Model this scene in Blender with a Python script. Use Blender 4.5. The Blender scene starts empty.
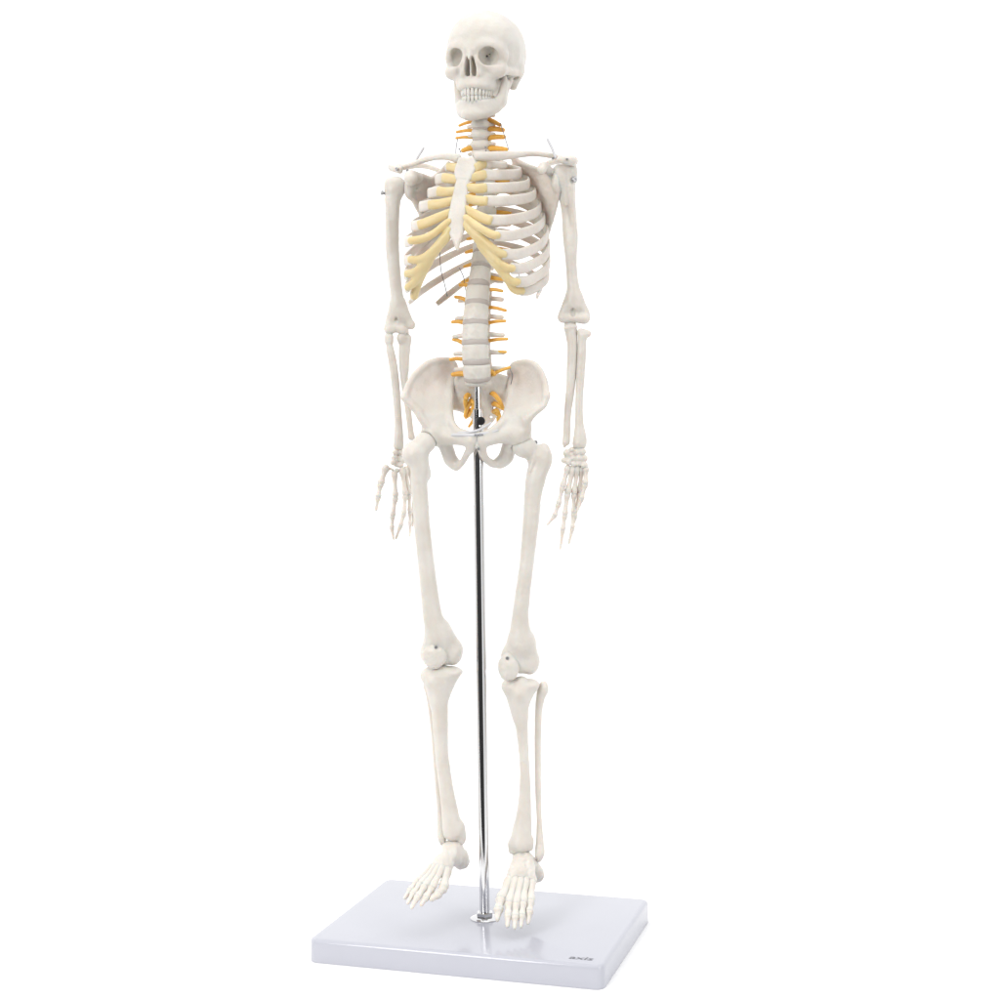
import bpy, math, random
import numpy as np
from mathutils import Matrix, Vector

random.seed(4)
RNG = np.random.RandomState(7)
SC = bpy.context.scene
COL = SC.collection

# ------------------------------------------------------------------ camera
# one "bu" (build unit) = U metres; the world origin is the foot of the pole, on top of the base plate
FPX = 1545.4                    # focal length in photo pixels (1000 px wide)
U = 1.42 / FPX
PITCH, ROLL = 0.0460, 0.0135
CAM = np.array([21.06, -FPX, 495.4])            # camera in bu
_c, _s = math.cos(PITCH), math.sin(PITCH)
FWD = np.array([0, _c, -_s]); UPV = np.array([0, _s, _c]); RGT = np.array([1., 0, 0])
_cr, _sr = math.cos(ROLL), math.sin(ROLL)
cam_d = bpy.data.cameras.new('camera')
cam_d.sensor_width = 36; cam_d.lens = FPX / 1000 * 36
cam_d.clip_start = 0.02; cam_d.clip_end = 200
cam = bpy.data.objects.new('camera', cam_d); COL.objects.link(cam)
rc = RGT * _cr - UPV * _sr; uc = RGT * _sr + UPV * _cr
M = Matrix(((rc[0], uc[0], -FWD[0], CAM[0] * U), (rc[1], uc[1], -FWD[1], CAM[1] * U),
            (rc[2], uc[2], -FWD[2], CAM[2] * U), (0, 0, 0, 1)))
cam.matrix_world = M
SC.camera = cam
SC.render.resolution_x = SC.render.resolution_y = 1024
SC.view_settings.view_transform = 'Standard'
SC.view_settings.look = 'None'
SC.view_settings.exposure = 0.0
SC.view_settings.gamma = 1.0
SC.view_settings.use_curve_mapping = False

# ------------------------------------------------------------------ world: white studio, darker towards the room behind the photographer
W = bpy.data.worlds.new('World'); SC.world = W; W.use_nodes = True
nt = W.node_tree; nt.nodes.clear()
out = nt.nodes.new('ShaderNodeOutputWorld'); bg = nt.nodes.new('ShaderNodeBackground')
tc = nt.nodes.new('ShaderNodeTexCoord')
def wnode(t, **k):
    n = nt.nodes.new(t)
    for a_, v_ in k.items(): setattr(n, a_, v_)
    return n
flat = wnode('ShaderNodeVectorMath', operation='MULTIPLY'); flat.inputs[1].default_value = (1, 1, 0)
nz_ = wnode('ShaderNodeVectorMath', operation='NORMALIZE')
dt = wnode('ShaderNodeVectorMath', operation='DOT_PRODUCT'); dt.inputs[1].default_value = Vector((-0.45, -1.0, 0)).normalized()
rp = nt.nodes.new('ShaderNodeValToRGB')
rp.color_ramp.elements[0].position = 0.54; rp.color_ramp.elements[0].color = (0, 0, 0, 1)
rp.color_ramp.elements[1].position = 0.68; rp.color_ramp.elements[1].color = (1, 1, 1, 1)
sx = nt.nodes.new('ShaderNodeSeparateXYZ')
rz_ = nt.nodes.new('ShaderNodeMapRange'); rz_.inputs[1].default_value = 0.45; rz_.inputs[2].default_value = 0.75; rz_.inputs[3].default_value = 1; rz_.inputs[4].default_value = 0
mu = wnode('ShaderNodeMath', operation='MULTIPLY')
mr = nt.nodes.new('ShaderNodeMapRange'); mr.inputs[3].default_value = 1.36; mr.inputs[4].default_value = 0.05
nt.links.new(tc.outputs['Generated'], flat.inputs[0]); nt.links.new(flat.outputs[0], nz_.inputs[0]); nt.links.new(nz_.outputs[0], dt.inputs[0])
nt.links.new(dt.outputs['Value'], rp.inputs[0]); nt.links.new(tc.outputs['Generated'], sx.inputs[0]); nt.links.new(sx.outputs['Z'], rz_.inputs[0])
d2_ = wnode('ShaderNodeVectorMath', operation='DOT_PRODUCT'); d2_.inputs[1].default_value = Vector((1.0, -0.25, 0)).normalized()
r2_ = nt.nodes.new('ShaderNodeMapRange'); r2_.inputs[1].default_value = 0.86; r2_.inputs[2].default_value = 0.94; r2_.inputs[3].default_value = 0; r2_.inputs[4].default_value = 0.55
nt.links.new(nz_.outputs[0], d2_.inputs[0]); nt.links.new(d2_.outputs['Value'], r2_.inputs[0])
mx_ = wnode('ShaderNodeMath', operation='MAXIMUM'); nt.links.new(rp.outputs['Color'], mx_.inputs[0]); nt.links.new(r2_.outputs[0], mx_.inputs[1])
nt.links.new(mx_.outputs[0], mu.inputs[0]); nt.links.new(rz_.outputs[0], mu.inputs[1]); nt.links.new(mu.outputs[0], mr.inputs[0])
nt.links.new(mr.outputs[0], bg.inputs['Strength']); bg.inputs['Color'].default_value = (1, 1, 1, 1)
nt.links.new(bg.outputs[0], out.inputs[0])

def area(name, loc, target, sx, sy, power, color=(1, 1, 1)):
    l = bpy.data.lights.new(name, 'AREA'); l.shape = 'RECTANGLE'; l.size = sx; l.size_y = sy
    l.energy = power; l.color = color
    o = bpy.data.objects.new(name, l); COL.objects.link(o); o.location = loc
    o.rotation_euler = (Vector(target) - Vector(loc)).to_track_quat('-Z', 'Y').to_euler()
    return o
area('key_softbox', (-1.35, -1.75, 1.15), (0, 0, 0.45), 0.9, 1.1, 35, (1, 0.985, 0.965))
area('fill_softbox', (1.5, -1.6, 0.9), (0, 0, 0.45), 0.45, 1.0, 9, (1, 0.985, 0.97))
area('top_softbox', (0.1, -0.1, 2.2), (0, 0, 0), 1.2, 1.2, 5, (1, 1, 1))

# ------------------------------------------------------------------ materials
def principled(name, color, rough=0.5, metal=0.0, spec=0.5):
    m = bpy.data.materials.new(name); m.use_nodes = True
    b = m.node_tree.nodes['Principled BSDF']
    b.inputs['Base Color'].default_value = (*color, 1); b.inputs['Roughness'].default_value = rough
    b.inputs['Metallic'].default_value = metal; b.inputs['Specular IOR Level'].default_value = spec
    return m

def mottled(name, c1, c2, rough, scale, bump, bscale, spec=0.4, dist=0.0006):
    m = principled(name, c1, rough, 0, spec); n = m.node_tree.nodes; L = m.node_tree.links; b = n['Principled BSDF']
    t = n.new('ShaderNodeTexCoord')
    a = n.new('ShaderNodeTexNoise'); a.inputs['Scale'].default_value = scale; a.inputs['Detail'].default_value = 5
    r = n.new('ShaderNodeValToRGB')
    r.color_ramp.elements[0].position = 0.32; r.color_ramp.elements[0].color = (*c2, 1)
    r.color_ramp.elements[1].position = 0.62; r.color_ramp.elements[1].color = (*c1, 1)
    L.new(t.outputs['Object'], a.inputs['Vector']); L.new(a.outputs['Fac'], r.inputs[0]); L.new(r.outputs[0], b.inputs['Base Color'])
    g = n.new('ShaderNodeTexNoise'); g.inputs['Scale'].default_value = bscale; g.inputs['Detail'].default_value = 4
    L.new(t.outputs['Object'], g.inputs['Vector'])
    g2 = n.new('ShaderNodeTexNoise'); g2.inputs['Scale'].default_value = bscale * 0.3; g2.inputs['Detail'].default_value = 3
    L.new(t.outputs['Object'], g2.inputs['Vector'])
    b2 = n.new('ShaderNodeBump'); b2.inputs['Strength'].default_value = bump * 0.7; b2.inputs['Distance'].default_value = dist * 2.2
    L.new(g2.outputs['Fac'], b2.inputs['Height'])
    bp = n.new('ShaderNodeBump'); L.new(b2.outputs[0], bp.inputs['Normal']); bp.inputs['Strength'].default_value = bump; bp.inputs['Distance'].default_value = dist
    L.new(g.outputs['Fac'], bp.inputs['Height']); L.new(bp.outputs[0], b.inputs['Normal'])
    return m

BONE = mottled('ivory_plastic', (0.705, 0.678, 0.632), (0.65, 0.612, 0.558), 0.40, 45, 0.6, 420)
TOOTH = mottled('tooth_plastic', (0.70, 0.68, 0.635), (0.66, 0.635, 0.58), 0.35, 60, 0.2, 500)
CART = mottled('yellow_cartilage_plastic', (0.73, 0.61, 0.35), (0.70, 0.565, 0.29), 0.42, 60, 0.35, 380)
NERVE = mottled('orange_nerve_plastic', (0.80, 0.465, 0.10), (0.73, 0.37, 0.055), 0.42, 90, 0.3, 500)
DISC = mottled('grey_disc_plastic', (0.50, 0.45, 0.42), (0.46, 0.41, 0.38), 0.5, 80, 0.3, 400)
STRAP = mottled('white_nylon', (0.66, 0.66, 0.68), (0.62, 0.62, 0.65), 0.4, 60, 0.1, 300)
CHROME = principled('chrome', (0.66, 0.66, 0.67), 0.10, 1.0)
STEEL = principled('steel', (0.36, 0.36, 0.37), 0.38, 0.55)
WIRE = principled('grey_wire', (0.22, 0.22, 0.24), 0.4, 0.8)
BLACK = principled('black_plastic', (0.015, 0.015, 0.017), 0.35)
INK = principled('dark_grey_ink', (0.13, 0.13, 0.15), 0.5)
BASE = mottled('glossy_white_laminate', (0.45, 0.457, 0.51), (0.44, 0.447, 0.50), 0.14, 18, 0.03, 60, 0.5)
for m_ in (BONE, CART, NERVE, TOOTH):
    b_ = m_.node_tree.nodes['Principled BSDF']
    b_.inputs['Subsurface Weight'].default_value = 0.5; b_.inputs['Subsurface Radius'].default_value = (1.0, 0.55, 0.32); b_.inputs['Subsurface Scale'].default_value = 0.0045
FLOOR = mottled('white_paper', (0.93, 0.93, 0.93), (0.92, 0.92, 0.92), 0.9, 3, 0.02, 20, 0.1)

# ------------------------------------------------------------------ picture-to-place helpers (bu)
def nrm(yaw):
    a = math.radians(yaw); return np.array([-math.sin(a), -math.cos(a), 0.0])
def rgt(yaw):
    a = math.radians(yaw); return np.array([math.cos(a), -math.sin(a), 0.0])
def P(px, py, f=0.0, yaw=0.0):
    """point on the sight line of (px, py) lying f in front of the vertical plane through the pole (turned by yaw)"""
    a = px - 500; b = 500 - py
    u = a * _cr + b * _sr; v = -a * _sr + b * _cr
    d = RGT * u + UPV * v + FWD * FPX
    n = nrm(yaw)
    t = (f - n @ CAM) / (n @ d)
    return CAM + d * t
def loc(p, yaw):            # world bu -> (x, f, z) of a frame turned by yaw
    return np.array([rgt(yaw) @ p, nrm(yaw) @ p, p[2]])
def wld(x, f, z, yaw):
    return rgt(yaw) * x + nrm(yaw) * f + np.array([0, 0, z])

# ------------------------------------------------------------------ scene graph helpers
def empty(name, location=(0, 0, 0)):
    o = bpy.data.objects.new(name, None); o.empty_display_size = 0.02; COL.objects.link(o); o.location = location; return o

def link_mesh(name, v, f, mat, parent=None, smooth=True):
    """v in world bu"""
    v = np.asarray(v, dtype=np.float64)
    c = v.mean(0)
    me = bpy.data.meshes.new(name)
    vv = ((v - c) * U).astype(np.float32)
    if isinstance(f, np.ndarray):
        me.vertices.add(len(vv)); me.vertices.foreach_set('co', vv.ravel())
        k = f.shape[1]
        me.loops.add(f.size); me.loops.foreach_set('vertex_index', f.astype(np.int32).ravel())
        me.polygons.add(len(f)); me.polygons.foreach_set('loop_start', np.arange(0, f.size, k, dtype=np.int32))
        me.polygons.foreach_set('loop_total', np.full(len(f), k, dtype=np.int32))
        me.update(calc_edges=True)
    else:
        me.from_pydata(vv.tolist(), [], [list(x) for x in f]); me.update()
    me.validate()
    me.polygons.foreach_set('use_smooth', [smooth] * len(me.polygons))
    me.materials.append(mat)
    o = bpy.data.objects.new(name, me); COL.objects.link(o)
    pw = Vector((0, 0, 0))
    q = parent
    while q is not None:
        pw = pw + q.location; q = q.parent
    o.location = Vector(c * U) - pw
    o.parent = parent
    return o

# ------------------------------------------------------------------ distance-field bones
class Bone:
    def __init__(s, h=0.9, noise=0.22, wl=7.0):
        s.off = np.zeros(3); s.h = h; s.ops = []; s.noise = noise; s.wl = wl
    def cap(s, a, b, ra, rb=None, k=3.0, sub=False):
        a = np.asarray(a, float) + s.off; b = np.asarray(b, float) + s.off; rb = ra if rb is None else rb
        def fn(X, Y, Z):
            d = b - a; L = max(d @ d, 1e-9)
            t = np.clip(((X - a[0]) * d[0] + (Y - a[1]) * d[1] + (Z - a[2]) * d[2]) / L, 0, 1)
            q = (X - a[0] - d[0] * t) ** 2 + (Y - a[1] - d[1] * t) ** 2 + (Z - a[2] - d[2] * t) ** 2
            return np.sqrt(q) - (ra + (rb - ra) * t)
        r = max(ra, rb)
        s.ops.append((np.minimum(a, b) - r, np.maximum(a, b) + r, fn, k, sub)); return s
    def chain(s, pts, k=3.0, sub=False):
        p = np.array([(*np.asarray(a, float), r) for a, r in pts])
        if len(p) > 2: p = spline(p, 7 * (len(p) - 1) + 1)
        p[:, :3] += s.off
        def fn(X, Y, Z):
            D = None
            for a, b in zip(p[:-1], p[1:]):
                d = b[:3] - a[:3]; L = max(d @ d, 1e-9)
                t = np.clip(((X - a[0]) * d[0] + (Y - a[1]) * d[1] + (Z - a[2]) * d[2]) / L, 0, 1)
                q = np.sqrt((X - a[0] - d[0] * t) ** 2 + (Y - a[1] - d[1] * t) ** 2 + (Z - a[2] - d[2] * t) ** 2) - (a[3] + (b[3] - a[3]) * t)
                if D is None: D = q
                else:
                    hh = np.maximum(0.6 - np.abs(D - q), 0) / 0.6; D = np.minimum(D, q) - hh * hh * 0.15
            return D
        s.ops.append(((p[:, :3] - p[:, 3:]).min(0), (p[:, :3] + p[:, 3:]).max(0), fn, k, sub))
        return s
    def ell(s, c, r, R=None, k=3.0, sub=False):
        c = np.asarray(c, float) + s.off; r = np.asarray(r, float); R = np.eye(3) if R is None else R   # columns = local axes
        def fn(X, Y, Z):
            x, y, z = X - c[0], Y - c[1], Z - c[2]
            k0 = 0; k1 = 0
            for i in range(3):
                q = (x * R[0, i] + y * R[1, i] + z * R[2, i])
                k0 = k0 + (q / r[i]) ** 2; k1 = k1 + (q / r[i] ** 2) ** 2
            k0 = np.sqrt(k0); k1 = np.sqrt(k1) + 1e-6
            return k0 * (k0 - 1) / k1
        ext = np.sqrt((R ** 2) @ (r ** 2))
        s.ops.append((c - ext, c + ext, fn, k, sub)); return s
    def plate(s, poly, ctrl, th, yaw, k=3.0, kr=3.0, sub=False):
        """curved plate: poly = world points of the outline, ctrl = more world points on the mid surface with half thickness; th = default half thickness"""
        pl = np.array([loc(np.asarray(p), yaw) for p in poly])
        cs = [(*q, th) for q in pl] + [(*loc(np.asarray(p), yaw), t) for p, t in ctrl]
        cs = np.array(cs)
        n = len(cs)
        K = np.linalg.norm(cs[:, None, [0, 2]] - cs[None, :, [0, 2]], axis=-1) + np.eye(n) * 0.5
        A = np.zeros((n + 3, n + 3)); A[:n, :n] = K; A[:n, n] = 1; A[:n, n + 1:n + 3] = cs[:, [0, 2]]; A[n, :n] = 1; A[n + 1:, :n] = cs[:, [0, 2]].T
        wy = np.linalg.solve(A, np.r_[cs[:, 1], 0, 0, 0]); wt = np.linalg.solve(A, np.r_[cs[:, 3], 0, 0, 0])
        ax, nn = rgt(yaw), nrm(yaw)
        def fn(X, Y, Z):
            X, Y, Z = np.broadcast_arrays(X, Y, Z); sh = X.shape
            x = (X * ax[0] + Y * ax[1]).ravel(); f = (X * nn[0] + Y * nn[1]).ravel(); z = Z.ravel()
            d = np.full(x.shape, 1e9); ins = np.zeros(x.shape, bool)
            m = len(pl)
            for i in range(m):
                x0, z0 = pl[i, 0], pl[i, 2]; x1, z1 = pl[(i + 1) % m, 0], pl[(i + 1) % m, 2]
                ex, ez = x1 - x0, z1 - z0
                t = np.clip(((x - x0) * ex + (z - z0) * ez) / (ex * ex + ez * ez + 1e-9), 0, 1)
                d = np.minimum(d, (x - x0 - ex * t) ** 2 + (z - z0 - ez * t) ** 2)
                cnd = ((z0 > z) != (z1 > z)) & (x < ex * (z - z0) / (ez if abs(ez) > 1e-9 else 1e-9) + x0)
                ins ^= cnd
            d2 = np.sqrt(d) * np.where(ins, -1, 1)
            yy = wy[n] + wy[n + 1] * x + wy[n + 2] * z; tt = wt[n] + wt[n + 1] * x + wt[n + 2] * z
            gx = wy[n + 1] + 0 * x; gz = wy[n + 2] + 0 * x
            for i in range(n):
                dx, dz = x - cs[i, 0], z - cs[i, 2]
                r = np.sqrt(dx * dx + dz * dz) + 1e-6
                yy += wy[i] * r; tt += wt[i] * r; gx += wy[i] * dx / r; gz += wy[i] * dz / r
            q = np.abs(f - yy) / np.sqrt(1 + gx * gx + gz * gz) - np.clip(tt, 0.8, 30)
            hh = np.maximum(kr - np.abs(d2 - q), 0) / kr
            return (np.maximum(d2, q) + hh * hh * kr / 4).reshape(sh)
        w = np.array([wld(*q[:3], yaw) for q in cs]); e = cs[:, 3].max() + 3
        s.ops.append((w.min(0) - e, w.max(0) + e, fn, k, sub)); return s
    def mesh(s):
        h = s.h
        lo = np.min([o[0] for o in s.ops if not o[4]], axis=0) - 3 * h - 1
        hi = np.max([o[1] for o in s.ops if not o[4]], axis=0) + 3 * h + 1
        n = np.ceil((hi - lo) / h).astype(int) + 1
        ax = [lo[i] + h * np.arange(n[i]) for i in range(3)]
        F = np.full(n, 40.0)
        for (a, b, fn, k, sub) in s.ops:
            m = k + 3 * h
            i0 = np.clip(np.floor((a - m - lo) / h).astype(int), 0, n); i1 = np.clip(np.ceil((b + m - lo) / h).astype(int) + 1, 0, n)
            if (i1 <= i0).any(): continue
            sl = tuple(slice(i0[j], i1[j]) for j in range(3))
            X = ax[0][sl[0]][:, None, None]; Y = ax[1][sl[1]][None, :, None]; Z = ax[2][sl[2]][None, None, :]
            d = fn(X, Y, Z)
            G = F[sl]
            if sub:
                d = -d; hh = np.maximum(k - np.abs(G - d), 0) / k; F[sl] = np.maximum(G, d) + hh * hh * k / 4
            else:
                hh = np.maximum(k - np.abs(G - d), 0) / k; F[sl] = np.minimum(G, d) - hh * hh * k / 4
        if s.noise:
            X = ax[0][:, None, None]; Y = ax[1][None, :, None]; Z = ax[2][None, None, :]
            N = 0
            for i in range(5):
                w = RNG.normal(size=3); w = w / np.linalg.norm(w) * 2 * math.pi / (s.wl * RNG.uniform(0.6, 1.6))
                N = N + np.sin(w[0] * X + w[1] * Y + w[2] * Z + RNG.uniform(0, 6.28))
            F = F + s.noise * N / 2
        F[0] = F[-1] = 9; F[:, 0] = F[:, -1] = 9; F[:, :, 0] = F[:, :, -1] = 9
        return nets(F, lo, h)

def nets(F, lo, h):
    S = F < 0
    n = np.array(F.shape)
    c = [(i, j, k) for i in (0, 1) for j in (0, 1) for k in (0, 1)]
    cnt = sum(S[i:n[0] - 1 + i, j:n[1] - 1 + j, k:n[2] - 1 + k].astype(np.int8) for i, j, k in c)
    act = (cnt > 0) & (cnt < 8)
    I = np.argwhere(act)
    idx = np.full(act.shape, -1, np.int64); idx[act] = np.arange(len(I))
    pos = np.zeros((len(I), 3)); num = np.zeros(len(I))
    for a in c:
        for ax in range(3):
            if a[ax]: continue
            b = list(a); b[ax] = 1
            fa = F[I[:, 0] + a[0], I[:, 1] + a[1], I[:, 2] + a[2]]; fb = F[I[:, 0] + b[0], I[:, 1] + b[1], I[:, 2] + b[2]]
            m = (fa < 0) != (fb < 0)
            t = np.where(m, fa / np.where(m, fa - fb, 1), 0)
            p = np.tile(np.array(a, float), (len(I), 1)); p[:, ax] = t
            pos[m] += p[m]; num[m] += 1
    pos /= num[:, None]
    V = (I + pos) * h + lo
    faces = []
    for ax in range(3):
        o = [(1, 2), (2, 0), (0, 1)][ax]
        sl0 = [slice(1, n[i] - 1) for i in range(3)]; sl0[ax] = slice(0, n[ax] - 1)
        sl1 = list(sl0); sl1[ax] = slice(1, n[ax])
        m = S[tuple(sl0)] != S[tuple(sl1)]
        E = np.argwhere(m); off = np.array([s.start for s in sl0]); E = E + off
        ins = S[E[:, 0], E[:, 1], E[:, 2]]
        q = []
        for du, dv in ((0, 0), (1, 0), (1, 1), (0, 1)):
            e = E.copy(); e[:, o[0]] -= du; e[:, o[1]] -= dv
            q.append(idx[e[:, 0], e[:, 1], e[:, 2]])
        q = np.stack(q, 1)
        q[~ins] = q[~ins][:, ::-1]
        faces.append(q)
    Q = np.concatenate(faces); Q = Q[(Q >= 0).all(1)]
    return V, Q

def bone(b, name, parent, mat=None):
    v, f = b.mesh(); return link_mesh(name, v, f, mat or BONE, parent)

# ------------------------------------------------------------------ sweeps
def spline(pts, n):
    """Catmull-Rom through rows of pts (any width), n rows out"""
    p = np.asarray(pts, float)
    if len(p) == 2: return p[0] + (p[1] - p[0]) * np.linspace(0, 1, n)[:, None]
    q = np.vstack([2 * p[0] - p[1], p, 2 * p[-1] - p[-2]])
    d = np.r_[0, np.cumsum(np.linalg.norm(np.diff(p[:, :3], axis=0), axis=1))]
    s = np.linspace(0, d[-1], n); o = []
    for x in s:
        i = min(np.searchsorted(d, x, 'right') - 1, len(p) - 2); t = (x - d[i]) / (d[i + 1] - d[i] + 1e-9)
        a, b, c, e = q[i], q[i + 1], q[i + 2], q[i + 3]
        o.append(0.5 * (2 * b + (c - a) * t + (2 * a - 5 * b + 4 * c - e) * t * t + (3 * b - a - 3 * c + e) * t ** 3))
    return np.array(o)

def sweep(pts, n=24, m=12, up=(0, 0, 1), sq=2.0, rnd=True):
    """rows (x,y,z,ra,rb): ra half size along `up`, rb across. rounded ends"""
    p = spline(pts, n); c = p[:, :3]
    T = np.gradient(c, axis=0); T /= np.linalg.norm(T, axis=1)[:, None] + 1e-9
    rows = []
    up = np.asarray(up, float)
    def ring(ci, t, ra, rb):
        a = up - t * (up @ t); l = np.linalg.norm(a)
        if l < 0.15: a = np.array([0, 1., 0]) - t * t[1]; l = np.linalg.norm(a)
        a /= l; b = np.cross(t, a)
        th = np.linspace(0, 2 * math.pi, m, endpoint=False)
        cs, sn = np.cos(th), np.sin(th)
        cs = np.sign(cs) * np.abs(cs) ** (2 / sq); sn = np.sign(sn) * np.abs(sn) ** (2 / sq)
        return ci + np.outer(cs * ra, a) + np.outer(sn * rb, b)
    def cap(i, sgn):
        R = min(p[i, 3], p[i, 4]); o = []
        for ph in (75, 45, 20):
            e = math.radians(ph); o.append(ring(c[i] + T[i] * sgn * R * math.sin(e), T[i], p[i, 3] - R + R * math.cos(e), p[i, 4] - R + R * math.cos(e)))
        return o
    if rnd: rows += cap(0, -1)
    for i in range(n): rows.append(ring(c[i], T[i], p[i, 3], p[i, 4]))
    if rnd: rows += cap(n - 1, 1)[::-1]
    V = np.vstack(rows); N = len(rows); F = []
    for i in range(N - 1):
        for j in range(m):
            k = (j + 1) % m
            F.append((i * m + j, i * m + k, (i + 1) * m + k, (i + 1) * m + j))
    F.append(tuple(range(m))[::-1]); F.append(tuple((N - 1) * m + j for j in range(m)))
    return V, F

def tube(name, pts, r, mat, parent, n=16, m=8):
    rows = [(*p, r, r) for p in pts]
    v, f = sweep(rows, n if len(rows) > 2 else 2, m); return link_mesh(name, v, f, mat, parent)

def small_bone(name, a, b, r, parent, mat=None, waist=0.62, bend=(0, 0, 0)):
    """metacarpal / phalanx: knuckled ends and a waist"""
    a = np.asarray(a, float); b = np.asarray(b, float); bend = np.asarray(bend, float)
    rows = []
    for t, k in ((0, 0.9), (0.10, 1.04), (0.28, waist * 1.2), (0.52, waist), (0.75, waist * 1.17), (0.90, 0.98), (1, 0.82)):
        q = a + (b - a) * t + bend * math.sin(math.pi * t); rows.append((*q, r * k, r * k * 0.95))
    v, f = sweep(rows, 16, 10); return link_mesh(name, v, f, mat or BONE, parent)

def lathe(name, prof, base, axis, mat, parent, m=32):
    """prof rows (r, h) from base along axis"""
    axis = np.asarray(axis, float); axis /= np.linalg.norm(axis)
    a = np.cross(axis, [0.3, 0.2, 1] if abs(axis[2]) < 0.9 else [1, 0, 0]); a /= np.linalg.norm(a); b = np.cross(axis, a)
    V = []; F = []
    for r, h in prof:
        for j in range(m):
            t = 2 * math.pi * j / m; V.append(np.asarray(base) + axis * h + (a * math.cos(t) + b * math.sin(t)) * r)
    for i in range(len(prof) - 1):
        for j in range(m):
            k = (j + 1) % m; F.append((i * m + j, i * m + k, (i + 1) * m + k, (i + 1) * m + j))
    F.append(tuple(range(m))[::-1]); F.append(tuple((len(prof) - 1) * m + j for j in range(m)))
    o = link_mesh(name, V, F, mat, parent); o.data.set_sharp_from_angle(angle=math.radians(32)); return o

def screw(base, axis, r, parent, length=3.0, name='screw', mat=None):
    return lathe(name, [(r * 0.55, -length), (r * 0.55, 0), (r, 0.05), (r, 0.5 * r), (r * 0.75, 0.8 * r), (r * 0.35, 0.8 * r), (r * 0.3, 0.45 * r)], base, axis, mat or STEEL, parent, 16)

# ================================================================== the setting
H = 0.0184 / 1.24 * FPX
R6 = 9000
link_mesh('floor', [(-R6, -300, -H), (R6, -300, -H), (R6, R6, -H), (-R6, R6, -H)], [(0, 1, 2, 3)], FLOOR, None, False)['kind'] = 'structure'

# ================================================================== display stand
stand = empty('display_stand', (0, 0, -H * U))
stand['label'] = 'chrome pole with black knob standing on a glossy white rectangular base'
stand['category'] = 'display stand'
YB = 17.19
def base_plate():
    hw, hl = 0.2374 / 2 / 1.24 * FPX, 0.1691 / 2 / 1.24 * FPX
    cr = 9.0; V = []; F = []
    prof = [(0.5, -H), (0.1, -H + 0.3), (0, -H + 0.8), (0, -4.2), (0.35, -2.4), (1.3, -0.9), (2.6, -0.2), (4.2, 0.0)]
    for ins, z in prof:
        for cx, cy, a0 in ((1, 1, 0), (-1, 1, 90), (-1, -1, 180), (1, -1, 270)):
            for k in range(7):
                a = math.radians(a0 + 15 * k)
                x = cx * (hw - cr) + (cr - ins * 0.98) * math.cos(a); y = cy * (hl - cr) + (cr - ins * 0.98) * math.sin(a)
                V.append(wld(x, -y, z, YB))
    m = 28
    for i in range(len(prof) - 1):
        for j in range(m):
            k = (j + 1) % m; F.append((i * m + j, i * m + k, (i + 1) * m + k, (i + 1) * m + j))
    F.append(tuple(range(m))[::-1]); F.append(tuple((len(prof) - 1) * m + j for j in range(m)))
    return link_mesh('base_plate', V, F, BASE, stand)
bp_ = base_plate()
ptop = P(478.3, 409, 0)[2]
lathe('flange', [(14.6, 0.05), (14.8, 0.7), (13.5, 1.6), (10, 2.6), (6.2, 3.2)], (0, 0, 0), (0, 0, 1), CHROME, stand, 48)
lathe('collar_nut', [(8.6, 2.9), (9.0, 3.4), (9.0, 6.0), (8.2, 6.8), (5.3, 7.0)], (0, 0, 0), (0, 0, 1), CHROME, stand, 6)
lathe('pole', [(5.15, 3), (5.15, ptop - 0.6), (4.6, ptop)], (0, 0, 0), (0, 0, 1), CHROME, stand, 48)
lathe('upper_rod', [(3.4, ptop - 2), (3.4, P(478, 384, 0)[2])], (0, 0, 0), (0, 0, 1), CHROME, stand, 32)
kb = P(480.7, 421, 4.5)
lathe('clamp_knob', [(1.5, -2), (1.5, 2.6), (4.0, 2.8), (4.3, 3.4), (4.3, 6.4), (3.9, 7.0), (3.0, 7.2)], kb, (0.03, -1, 0.0), BLACK, stand, 24)
screw(P(478.6, 428, 5.0), (0, -1, 0), 1.6, stand, 2, 'set_screw', BLACK)

def lettering(txt, name, origin, ex, ey, nz, width, height, mat, parent, depth=0.25, shear=0.0):
    cu = bpy.data.curves.new(name, 'FONT'); cu.body = txt; cu.size = 1; cu.extrude = 0.0; cu.shear = shear; cu.offset = 0.015; cu.resolution_u = 4
    t = bpy.data.objects.new(name, cu); COL.objects.link(t)
    bpy.context.view_layer.update()
    me = bpy.data.meshes.new_from_object(t.evaluated_get(bpy.context.evaluated_depsgraph_get()))
    v = np.array([q.co[:] for q in me.vertices]); f = [tuple(p.vertices) for p in me.polygons]
    bpy.data.objects.remove(t); bpy.data.curves.remove(cu); bpy.data.meshes.remove(me)
    mn, mx = v.min(0), v.max(0)
    x = (v[:, 0] - mn[0]) / (mx[0] - mn[0]) * width; y = (v[:, 1] - mn[1]) / (mx[1] - mn[1]) * height
    pts = np.asarray(origin) + np.outer(x, ex) + np.outer(y, ey) + np.asarray(nz) * depth
    return link_mesh(name, pts, f, mat, parent, False)
def on_base(px, py):
    a = px - 500; b = 500 - py; u = a * _cr + b * _sr; v = -a * _sr + b * _cr
    d = RGT * u + UPV * v + FWD * FPX; return CAM + d * (-CAM[2] / d[2])
lettering('axis', 'lettering', on_base(568.5, 958.6), rgt(YB), -nrm(YB), (0, 0, 1), 23.0, 8.0, INK, stand, 0.12, 0.15)

# ================================================================== skeleton
YT, YP, YH = 21.0, 9.0, 20.5
skel = empty('skeleton_model', (0, 0, 0))
skel['label'] = 'ivory plastic human skeleton with yellow rib cartilage and orange nerves, hanging on the chrome pole'
skel['category'] = 'skeleton model'

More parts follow.
